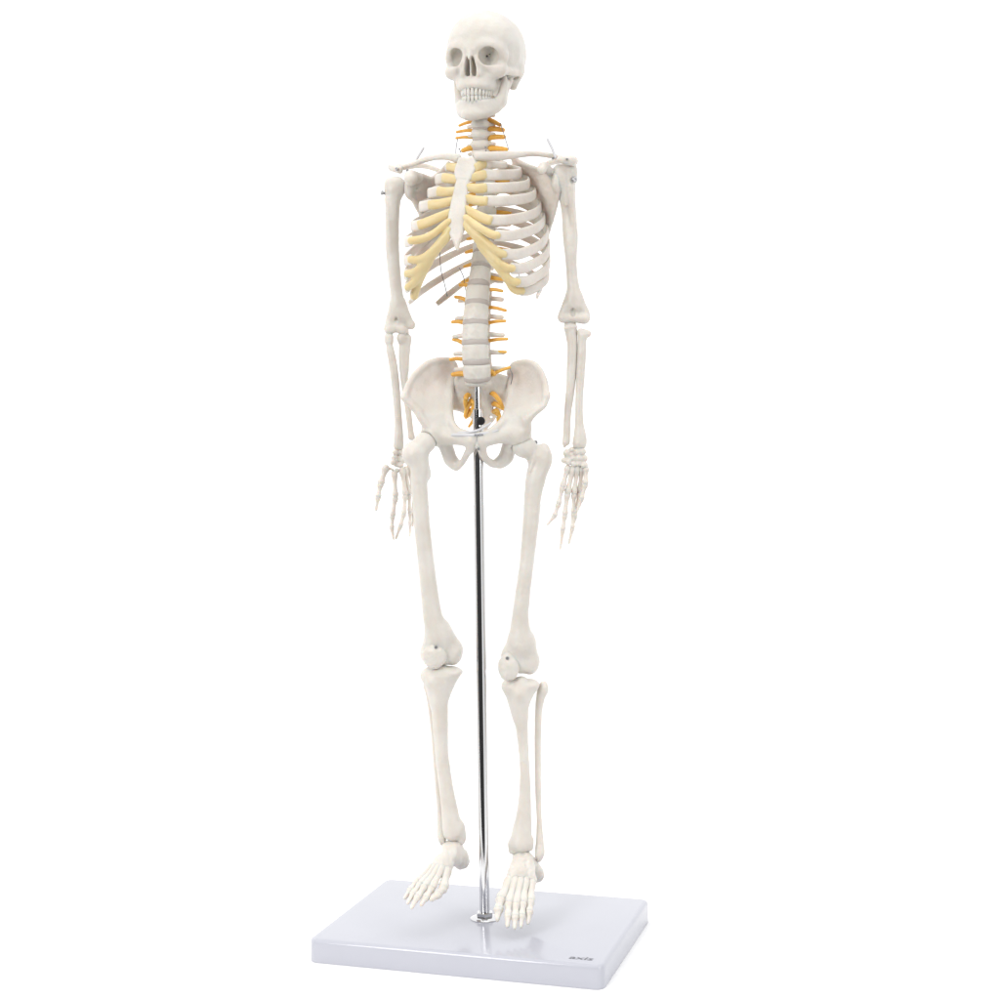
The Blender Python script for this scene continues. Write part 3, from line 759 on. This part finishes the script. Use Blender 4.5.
b.chain([(QL(569.5, 318, -20), 5.0), (QL(570.5, 327.5, -14), 6.2), (QL(571.5, 336, -12), 5.6), (QL(572.3, 346, -11), 5.0), (QL(571.8, 365, -11), 4.9), (QL(570.2, 390, -11), 4.3), (QL(567.5, 415, -12), 3.5), (QL(566.6, 434, -12), 3.5), (QL(566.2, 442, -12), 3.8)], 3)
b.cap(QL(566, 328, -9), QL(575, 326.5, -9), 2.4, 2.2, 2).cap(QL(564.5, 443, -11), QL(564.6, 447, -11), 2, 1.2, 2)
bone(b, 'ulna', skel)
b = Bone(0.75, 0.06, 7)      # left radius
b.chain([(QL(580.8, 331.8, -9), 3.6), (QL(588.0, 333.6, -9), 3.4)], 1).chain([(QL(583, 335.5, -9), 5.4), (QL(582, 341, -9), 4.2), (QL(581.8, 352, -9), 4.5), (QL(580.5, 375, -9), 4.2), (QL(579.2, 400, -9), 3.7), (QL(579.2, 422, -9), 4.2), (QL(580, 436, -9), 6.2), (QL(579.6, 443, -9), 7.2)], 2)
bone(b, 'radius', skel)

# hands
def finger(pts, r, hand, first=True):
    """pts = joints; the first segment is the metacarpal"""
    for k, (a, c) in enumerate(zip(pts[:-1], pts[1:])):
        a = np.asarray(a); c = np.asarray(c); d = c - a
        rr = r * (1.0 if k == 0 else 0.95 - 0.1 * k)
        if k == len(pts) - 2:
            v, f = sweep([(*(a + d * .06), rr, rr * .9), (*(a + d * .35), rr * .66, rr * .6), (*(a + d * .8), rr * .5, rr * .42), (*c, rr * .42, rr * .34)], 10, 9)
            link_mesh('phalanx', v, f, BONE, hand)
        else:
            small_bone('metacarpal' if k == 0 and first else 'phalanx', a + d * .03, a + d * .97, rr, hand)
def carpus(pts, Q):
    b = Bone(0.6, 0.2, 4)
    for (px, py, f, r) in pts:
        px += RNG.uniform(-.8, .8); py += RNG.uniform(-1.6, 1.6); f += RNG.uniform(-1.5, 2.0); r *= RNG.uniform(.85, 1.12)
        b.ell(Q(px, py, f), (r * 1.22, r * 1.25, r * 1.15), k=0.9)
    return bone(b, 'hand', skel)
hr_ = carpus([(395.6, 453, -9, 3.3), (400.5, 452.5, -10, 3.4), (405, 453.5, -12, 3.0), (408.5, 453, -13, 2.6), (394.4, 458.5, -7, 3.0), (398.5, 458.5, -9, 3.0), (402.5, 459, -11, 3.0), (406.5, 459.5, -12, 3.0), (393.2, 463, -4, 2.9), (396, 465, -7, 2.8), (400.5, 464.5, -9, 2.8), (396, 469.5, -6, 2.6)], QR)
finger([QR(386.0, 467.5, -1), QR(380.5, 484, 3), QR(378.0, 497, 5), QR(376, 510, 6)], 4.2, hr_)
link_mesh('metacarpal', *sweep([(*QR(392.5, 469.5, -3), 1.2, 1.2), (*QR(385.5, 467.5, -1), 1.2, 1.2)], 4, 8), BONE, hr_)
finger([QR(394.5, 472, -5), QR(395.5, 497, -2), QR(392.5, 516, 1), QR(391.8, 528, 2), QR(393.5, 539, 3)], 3.69, hr_)
finger([QR(402, 469, -8), QR(405.3, 495, -8), QR(403.8, 514, -6), QR(400.5, 526, -4), QR(396, 538.5, -2)], 3.56, hr_)
finger([QR(405.5, 468, -11), QR(409, 494, -13), QR(410, 512, -13), QR(410.2, 524, -12), QR(409.8, 536, -11)], 3.21, hr_)
finger([QR(409, 466, -14), QR(413, 490, -17), QR(414, 506, -17), QR(413.5, 516, -16), QR(412.8, 526, -15)], 2.97, hr_)
hl_ = carpus([(572.5, 451, -10, 3.2), (577.5, 450.5, -9, 3.3), (582.5, 451.5, -9, 3.2), (563.8, 460, -8, 2.9), (569, 456.5, -10, 3.0), (573.5, 457, -9, 3.1), (578.5, 457, -8, 3.2), (583.5, 457.5, -8, 3.0), (568.5, 462.5, -10, 3.1), (574, 463.5, -9, 2.9), (579, 463, -8, 3.0), (584.5, 464, -8, 2.8), (566.5, 452.5, -10, 3.0), (572, 454.5, -12, 3.4), (577, 460, -12, 3.4)], QL)
finger([QL(568, 467, -9), QL(562.5, 487, -4), QL(558.5, 504, 0), QL(554.5, 516, 2), QL(547.5, 524.5, 4)], 3.56, hl_)
finger([QL(573, 467.5, -9), QL(567.5, 494, -6), QL(564.8, 515, -3), QL(562.8, 530, -1), QL(560.3, 548.5, 1)], 3.69, hl_)
finger([QL(577.5, 467, -9), QL(574, 494, -9), QL(573.5, 513, -8), QL(572.5, 528, -7), QL(569, 543, -6)], 3.56, hl_)
finger([QL(582, 467, -9), QL(579.5, 492, -12), QL(576.5, 508, -13), QL(574.8, 518, -13), QL(573, 527, -12)], 3.32, hl_)
finger([QL(586, 468, -7), QL(585.5, 484, -4), QL(581.5, 499, -2), QL(577.5, 510, -1)], 3.56, hl_)

# ---- pelvis -----------------------------------------------------------------------------
def G(px, py, f): return P(px, py, f, YP)
def hip(side):
    b = Bone(0.85, 0.09, 11)
    if side < 0:
        wing = [(457, 372, -24), (456.5, 364, -24), (451, 360.5, -20), (446, 359.5, -17), (437, 359.5, -12), (426, 363.5, -5), (415, 373, 3), (407, 385, 10), (402.5, 397, 16), (405, 402, 17), (412, 406, 16), (418, 413, 14), (424, 423, 10), (432, 432, 6), (452, 432, 6), (452.5, 420, 2), (451.5, 407, -6), (452.5, 390, -15), (454.5, 377, -22)]
        inn = [(G(430, 385, -8), 1.5), (G(438, 378, -14), 1.4), (G(425, 392, -2), 1.6), (G(440, 415, 2), 4.5), (G(432, 420, 6), 5)]
        crest = [(457, 371, -24), (451, 360.8, -20), (437, 360.3, -12), (426, 364.3, -5), (415.3, 373.8, 3), (408, 385.5, 10), (404.5, 397, 16)]
        brim = [(452.5, 378, -22), (450.5, 392, -14), (449.5, 408, -6), (450.5, 420, 2), (456, 429.5, 10), (465, 434, 16), (475, 436.5, 18)]
        ac = (433, 434, 4)
        asis = [(404.5, 397.5, 16), (411, 405, 15), (419, 415, 14), (425, 424, 12)]
        isch = [((444, 441, -4), 8), ((447, 449, -9), 6.8), ((450, 458, -13), 6.8), ((454.5, 464, -14), 6.2)]
        ram = [((457, 466.5, -13), 4.0), ((462.5, 462, -5), 3.0), ((467, 454, 6), 3.2), ((471.5, 447, 15), 4.6)]
        pub = [((446, 436, 5), 8.5), ((459, 438.5, 11), 6.6), ((472.0, 440.5, 17), 6.8)]
    else:
        wing = [(508, 378, -24), (509, 370, -25), (513, 364.5, -22), (521, 361.5, -16), (532, 362, -8), (540.5, 369, 0), (546, 382, 8), (548, 395, 14), (545, 406, 16), (536, 413, 16), (529, 420, 14), (528, 428, 10), (520, 433, 6), (500, 430, 7), (502, 418, 2), (506, 407, -6), (510, 392, -16), (509.5, 384, -21)]
        inn = [(G(527, 385, -9), 1.5), (G(520, 378, -14), 1.4), (G(533, 394, -2), 1.6), (G(515, 415, 2), 4.5), (G(523, 420, 6), 5)]
        crest = [(509, 373, -24), (513, 365.3, -22), (521, 362.3, -16), (531.5, 362.8, -8), (539.8, 370, 0), (545, 382.5, 8), (546.3, 395, 14)]
        brim = [(509.5, 382, -22), (510.3, 394, -14), (508, 408, -6), (505, 418, 2), (498, 426, 10), (489.5, 432.5, 16), (481, 436, 18)]
        ac = (519, 435, 3)
        asis = [(546.5, 396, 14), (543.5, 405, 15), (534, 413, 15), (527.5, 421, 13), (527.5, 429, 10)]
        isch = [((511, 443, -4), 8), ((508.5, 449, -9), 7.2), ((506, 457, -13), 7.4), ((501, 462, -14), 6.4)]
        ram = [((499, 463.5, -13), 4.8), ((491.5, 463, -5), 3.8), ((484.5, 457, 6), 3.6), ((481.5, 447.5, 15), 4.6)]
        pub = [((510, 434, 5), 8.5), ((496, 437.5, 11), 6.4), ((483.0, 440.5, 17), 6.8)]
    b.plate([G(*p) for p in wing], inn, 1.9, YP, 3, 2.5)
    b.chain([(G(*p), 2.7) for p in crest], 3)
    b.chain([(G(*p), r_) for p, r_ in zip(brim, (2.6, 2.6, 2.8, 3.2, 3.6, 3.8, 4.0))], 4)
    b.chain([(G(*p), r_) for p, r_ in zip(asis, (3.0, 2.8, 3.2, 4.0, 4.2))], 4)
    b.ell(G(*ac), (12.5, 11.5, 12.5), k=5)
    b.chain([(G(*p), r_) for p, r_ in isch], 5).chain([(G(*p), r_) for p, r_ in ram], 3).chain([(G(*p), r_) for p, r_ in pub], 4)
    return b
hipr = hip(-1)
hdr = Q(425, 442.5, 2); hdl = Q(523.5, 446, 6)
hipr.ell(hdr, (11.0, 11.0, 11.0), k=1.5, sub=True)
hipl = hip(1)
hipl.ell(hdl, (11.8, 11.8, 11.8), k=1.5, sub=True)
hr2 = bone(hipr, 'hip_bone', skel); hl2 = bone(hipl, 'hip_bone', skel)
b = Bone(0.85, 0.16, 10)     # sacrum
b.plate([G(*p) for p in ((455, 376, -20), (462, 372.5, -12), (470, 378, -3), (486, 378, -3), (496, 372.5, -12), (508, 376, -20), (508, 390, -24), (507.5, 403, -28), (500, 413, -33), (494, 421, -36), (488, 428, -36), (486, 436, -32), (482, 437, -31), (480, 428, -36), (474, 421, -36), (465.5, 414, -33), (458, 411.5, -28), (450, 410, -22), (450, 390, -22))],
        [(G(481, 383, -6), 6.0), (G(481, 398, -24), 4.5), (G(482, 412, -33), 3.5)], 3.2, YP, 4, 4)
b.ell(G(477.5, 383, -2), (12.6, 9.5, 5.0), k=4)
for (x, y) in ((468.5, 398), (471, 408), (474, 417), (496.5, 398), (494.5, 408), (491, 417)):
    fz = {398: -18, 408: -26, 417: -32}[y]
    b.cap(G(x, y, fz + 8), G(x, y, fz - 8), 1.7, 1.3, 1.2, True)
sac = bone(b, 'sacrum', skel)
def snerve(pts, r):
    rows = [(*G(*p), r * g, r * g) for p, g in zip(pts, (1.1, 1.15, 1.0, .75))]
    v, f = sweep(rows, 14, 8); return link_mesh('sacral_nerve', v, f, NERVE, sac)
for pts, r in ((((469.5, 394, -16), (466.5, 396.5, -12), (465.5, 402, -11), (466, 408, -14)), 2.4), (((472, 403, -20), (469, 404, -15), (467, 408, -14), (465, 416, -16)), 2.3),
               (((472.5, 410, -24), (470, 411, -19), (468.5, 415, -18), (466, 417.5, -20)), 2.2), (((475.5, 418, -29), (473.5, 420, -25), (471.5, 423, -25), (469, 426.5, -27)), 1.6), (((470.5, 400, -18), (472.5, 402, -14), (473, 405, -14), (471.5, 411, -16)), 1.7),
               (((491.5, 393, -15), (495, 395, -11), (499, 400, -11), (503, 407.5, -14)), 2.3), (((493.5, 404, -21), (496, 404, -16), (501, 407, -14), (506, 410.5, -16)), 2.2),
               (((494.5, 412, -25), (497, 412, -20), (498.5, 418, -19), (498, 427, -21)), 2.3), (((495.5, 413, -24), (499, 415, -19), (500.5, 420, -19), (505, 421, -22)), 1.7), (((493.5, 411.5, -24), (495.5, 410.5, -19), (497.5, 411, -18), (499.5, 414, -19)), 2.0)):
    snerve(pts, r)
screw(G(478.3, 449, 21.0), nrm(0), 1.5, hr2, 3)
b = Bone(0.7, 0.1, 8)
b.cap(G(478, 434.5, 18), G(478, 445.5, 18), 3.6, 3.6, 1)
bone(b, 'pubic_disc', skel)
# flat nylon tie round the pubis, with its printed mark
v, f = sweep([(*G(458, 433, 17), 1.2, .5), (*G(468, 432.2, 21), 1.2, .5), (*G(477, 430.6, 22), 1.3, .5), (*G(484, 427.2, 20), 1.2, .5), (*G(491, 422.8, 17), 1.0, .5)], 20, 8)
link_mesh('nylon_tie', v, f, STRAP, skel)
v, f = sweep([(*G(452, 434.8, 16), 1.5, .5), (*G(465, 434.9, 21.6), 1.5, .5), (*G(478, 434.6, 23.3), 1.6, .5), (*G(491, 432.5, 19), 1.4, .5), (*G(498, 430, 15), 1.0, .5)], 24, 8)
link_mesh('nylon_tie', v, f, STRAP, skel)
lettering('axis', 'lettering', G(474.3, 435.9, 24.0), rgt(YP), np.array([0, 0, 1.0]), nrm(YP), 9.0, 2.4, INK, skel, 0.6, 0.0)

# ---- legs --------------------------------------------------------------------------------
b = Bone(0.85, 0.07, 11)
b.ell(hdr, (10.4, 10.4, 10.4), k=3)
b.chain([(hdr, 9), (Q(418, 449, 5), 8.2), (Q(413, 454, 3), 8.6)], 4)
b.ell(Q(410, 454, 1), (7.2, 9, 11), k=6)
b.chain([(Q(417, 455, 4), 10.5), (Q(420, 468, 4), 9.4), (Q(419, 482, 4), 8.3), (Q(420.4, 500, 5), 7.9), (Q(422, 525, 6), 7.8), (Q(425.2, 555, 7), 7.9), (Q(429.8, 595, 7), 8.6), (Q(433.5, 620, 5), 9.8), (Q(439, 636, 2), 12.2)], 6)
b.ell(Q(426.5, 474, -2), (4.5, 5, 7), k=5)
b.chain([(Q(436, 633, 2), 10), (Q(431, 652, -3), 10.4)], 6).chain([(Q(441, 628, 1), 7.5), (Q(447.5, 641, -2), 9.4), (Q(452.5, 649, -4), 10.2)], 8)
b.ell(Q(431.0, 654, -5), (9.8, 13, 12), k=4).ell(Q(452.6, 653, -8), (9.8, 13.5, 12.2), k=4).ell(Q(436, 648, 3), (11.5, 8.5, 13), k=5).ell(Q(443, 655, -4), (9, 11, 10.5), k=4)
b.chain([(Q(408, 449, 9), 1.6), (Q(415, 462, 12), 1.4), (Q(424, 474, 8), 1.2)], 2)
femr = bone(b, 'femur', skel)
b = Bone(0.8, 0.13, 5)
b.ell(Q(434.5, 655.5, 7.5), (12.6, 7.2, 12.0), k=3).ell(Q(434.3, 662.5, 8), (7.5, 6, 6.5), k=3).cap(Q(435, 643, 5), Q(435, 650, 8), 5, 6, 6)
pr = bone(b, 'patella', skel)
screw(Q(436, 647, 14.3), nrm(0), 1.8, pr, 3)
b = Bone(0.85, 0.07, 11)
b.ell(hdl, (11.4, 11.4, 11.4), k=3)
b.chain([(hdl, 9.4), (Q(531, 451, 4), 8.8), (Q(540, 458, 2), 9.5)], 4)
b.ell(Q(544, 455.5, -1), (7.4, 9, 12.5), k=5)
b.chain([(Q(540, 462, 2), 10.5), (Q(535.8, 478, 4), 10.0), (Q(533, 495, 5), 8.6), (Q(531, 520, 6), 7.9), (Q(527, 560, 8), 7.0), (Q(522.2, 598, 8), 7.5), (Q(520, 622, 6), 8.8), (Q(521, 642, 3), 13)], 6)
b.chain([(Q(518, 642, 2), 9.5), (Q(513, 656, -3), 9.8)], 6).chain([(Q(525, 642, 1), 10), (Q(529, 660, -4), 10.2)], 6)
b.ell(Q(511.5, 661, -6), (9.6, 13, 12), k=4).ell(Q(529.3, 662.5, -7), (9.8, 13.5, 12), k=4).ell(Q(511.5, 657, 3), (10.5, 8.5, 13), k=5).ell(Q(520, 663, -4), (8.5, 11, 10.5), k=4)
b.chain([(Q(547, 452, 8), 1.6), (Q(545, 464, 9.5), 1.8), (Q(538, 478, 12), 1.4)], 2)
b.chain([(Q(536, 452, 11.5), 1.4), (Q(530, 470, 12), 1.4)], 2)
feml = bone(b, 'femur', skel)
screw(Q(535.3, 442.6, 4), (0.6, -0.8, 0.3), 2.2, feml, 3)
b = Bone(0.8, 0.13, 5)
b.ell(Q(508.6, 667, 7.5), (10.8, 7.2, 12.4), k=3).ell(Q(508.6, 674, 8), (7.8, 6, 6.8), k=3).cap(Q(509, 655, 6), Q(509, 662, 8), 5, 6, 6)
pl = bone(b, 'patella', skel)
screw(Q(507.3, 658, 14.0), nrm(0), 1.8, pl, 3)

b = Bone(0.85, 0.07, 10)       # right tibia
b.ell(Q(432, 675.5, -4), (11.2, 12.5, 6.8), k=4).ell(Q(451.2, 671.8, -5), (11.8, 12.5, 4.6), k=3)
b.chain([(Q(440, 678, -2), 13.2), (Q(439.2, 689, 0), 10.5), (Q(439.3, 703, 1), 8.6), (Q(440.3, 722, 1), 7.8), (Q(441.5, 750, 1), 6.8), (Q(445.0, 780, 0), 6.9), (Q(449, 806, -1), 8.0), (Q(451.5, 824, -2), 9.6), (Q(452.5, 831, -2), 10.2)], 6)
b.cap(Q(430.5, 676, -3), Q(438, 702, 0), 8.4, 7.3, 5).cap(Q(453.0, 674, -4), Q(442.5, 695, 0), 6.8, 6.8, 4)
b.chain([(Q(437, 690, 9), 3), (Q(438.5, 720, 7.5), 2.0), (Q(442, 760, 6), 1.8)], 4)
b.chain([(Q(458, 827, -2), 7), (Q(461.5, 837, -2), 4.6), (Q(461, 842, -2), 3.2)], 4)
b.ell(Q(434, 683, 7), (7, 5, 7), k=5)
bone(b, 'tibia', skel)
b = Bone(0.8, 0.05, 8)
b.chain([(Q(428, 685, -18), 5.0), (Q(429.5, 697, -17), 3.2), (Q(433.5, 730, -15), 2.9), (Q(436.8, 770, -12), 3.0), (Q(440, 808, -8), 3.2), (Q(441.8, 828, -5), 4.4), (Q(442, 837, -4), 4.6), (Q(442.4, 843, -4), 2.8)], 4)
bone(b, 'fibula', skel)
b = Bone(0.85, 0.07, 10)       # left tibia
b.ell(Q(512, 686, -5), (10.0, 12.5, 6.6), k=4).ell(Q(529.3, 684.5, -5), (10.2, 12.5, 5.0), k=3)
b.chain([(Q(520, 690, -2), 12.0), (Q(519.8, 700, 0), 10), (Q(520.5, 714, 1), 7.6), (Q(522.3, 735, 1), 5.6), (Q(524.5, 765, 1), 4.9), (Q(525, 790, 0), 5.6), (Q(524, 812, -1), 7.2), (Q(521.8, 832, -2), 9.8), (Q(520.8, 842, -2), 11.2)], 5)
b.cap(Q(511, 687, -4), Q(519, 716, 0), 8.0, 6.0, 5).cap(Q(531.0, 686.5, -4), Q(522.5, 702, 0), 6.6, 5.6, 4)
b.chain([(Q(517, 702, 9), 3), (Q(520, 730, 6), 2), (Q(523, 760, 5), 1.6)], 4)
b.ell(Q(519.5, 694, 8), (6, 5, 7), k=5).ell(Q(521, 680.5, 1), (5.5, 5, 4.2), k=4)
b.chain([(Q(513, 844, -2), 5), (Q(512.5, 850, -2), 4.2)], 4)
b.chain([(Q(528, 842, -2), 6), (Q(529.5, 847, -2), 4)], 4)
bone(b, 'tibia', skel)
b = Bone(0.8, 0.05, 8)
b.chain([(Q(543.6, 684.8, -10), 4.0), (Q(543.0, 689.5, -10), 5.6), (Q(540.4, 698, -11), 4.4), (Q(538.4, 715, -12), 3.5), (Q(537.8, 750, -11), 3.2), (Q(538.2, 790, -9), 3.0), (Q(539.2, 820, -8), 2.6), (Q(539.8, 842, -7), 4.0), (Q(539.6, 853, -6), 5.0), (Q(538.8, 859, -6), 3.2)], 3)
bone(b, 'fibula', skel)

# ---- feet ---------------------------------------------------------------------------------
b = Bone(0.75, 0.25, 6)
b.ell(Q(451.5, 846.5, 0), (9.5, 12, 6.2), k=4).ell(Q(452, 852, 2), (9, 11, 7), k=4)
b.chain([(Q(455, 852, -4), 9.4), (Q(459.5, 857.5, -12), 9.2), (Q(461.5, 861.5, -20), 8.2)], 5)
b.ell(Q(453.5, 857, 0), (8.5, 11, 9), k=5)
b.chain([(Q(450, 856, 8), 8.2), (Q(445, 861, 15), 8.2), (Q(441.5, 866, 20), 6.6)], 4)
b.chain([(Q(447, 866, 18), 6.2), (Q(446.5, 871, 23), 4.6)], 3)
b.chain([(Q(439, 861, 14), 5.2), (Q(434.5, 866, 18), 4.2)], 4)
ftr = bone(b, 'foot', skel)
def toe(pts, r, foot):
    pts = [Q(*p) for p in pts]
    for k, (a, c) in enumerate(zip(pts[:-1], pts[1:])):
        d = c - a
        rr = r * (1.08, 0.98, 0.92, 0.80)[k]
        if k == len(pts) - 2:
            v, f = sweep([(*(a + d * .05), rr, rr), (*(a + d * .4), rr * .72, rr * .66), (*(a + d * .8), rr * .66, rr * .54), (*(a + d * .95), rr * .56, rr * .42)], 10, 9)
            link_mesh('phalanx', v, f, BONE, foot)
        else: small_bone('metatarsal' if k == 0 else 'phalanx', a + d * .02, a + d * .98, rr, foot, waist=0.76)
toe([(447, 869, 22), (443.5, 888, 42), (437.5, 894.5, 51), (431, 899.5, 58)], 5.2, ftr)
toe([(442.5, 867, 23), (431.5, 888, 47), (425.5, 898, 57), (421, 905, 63)], 4.3, ftr)
toe([(439.5, 866.5, 22), (425, 886, 47), (417.5, 897, 58), (411.5, 908, 65)], 4.1, ftr)
toe([(436.5, 866, 20), (420.5, 884, 44), (413, 894, 54), (407.5, 903.5, 61)], 3.9, ftr)
toe([(433.5, 865.5, 17), (417.5, 881, 39), (410.5, 890, 48), (404.5, 898.5, 54)], 3.7, ftr)
b = Bone(0.75, 0.25, 6)
b.ell(Q(522.5, 857, 0), (10.5, 12, 6.2), k=4).ell(Q(523, 862, 2), (10.5, 11, 7), k=4)
b.chain([(Q(529, 864, -6), 8.6), (Q(536.5, 873, -16), 7.4), (Q(537.5, 876, -22), 6.6)], 4)
b.chain([(Q(519.5, 866, 10), 9.0), (Q(515.5, 873, 17), 8), (Q(512, 879, 21), 6)], 4)
b.chain([(Q(526, 868, 8), 9.0), (Q(528, 876, 14), 7.6), (Q(532.5, 881, 16), 5)], 4)
b.chain([(Q(520, 873, 17), 8), (Q(520.5, 880, 20), 6.2)], 4)
ftl = bone(b, 'foot', skel)
toe([(510.5, 879, 22), (501, 899, 46), (498.5, 909.5, 56), (497.3, 920, 62)], 5.6, ftl)
toe([(515.5, 879, 24), (508.8, 903, 51), (508, 915.5, 62), (507.5, 926.5, 69)], 4.7, ftl)
toe([(520.5, 879.5, 24), (516, 904, 52), (515, 917, 63), (514.6, 928.5, 70)], 4.6, ftl)
toe([(525.5, 880, 22), (523, 903, 49), (521.6, 916, 60), (520.8, 927, 67)], 4.5, ftl)
toe([(531.5, 881, 18), (530.5, 901, 44), (529.3, 912, 54), (528, 923.5, 61)], 4.5, ftl)

# ---- wires ----------------------------------------------------------------------------------
for pts in (((439.8, 252, -2), (440.2, 262, -4), (441.5, 273, -10), (444, 282, -12), (447.3, 296, -13)), ((519, 272.5, 22), (519, 282.5, 22)), ((459.5, 268, -8), (463.5, 277, -8), (465, 286, -8), (466.5, 294, -8)), ((500.5, 123, -12), (504.5, 136, -10), (508.8, 150, -8)), ((457.6, 139, -12), (456.2, 147, -10), (455.8, 154, -8)), ((510, 369, -10), (512.5, 376, -10), (510.8, 384, -12))):
    tube('wire', [T_(*p) for p in pts], 0.42, WIRE, skel, 16, 6)
for px, py in ((460.5, 151.5), (459.3, 149.2), (485.5, 147.5), (486, 150.5)):
    screw(T_(px, py, 6 if px > 470 else 0), nrm(0), 0.9, skel, 2, 'clip')
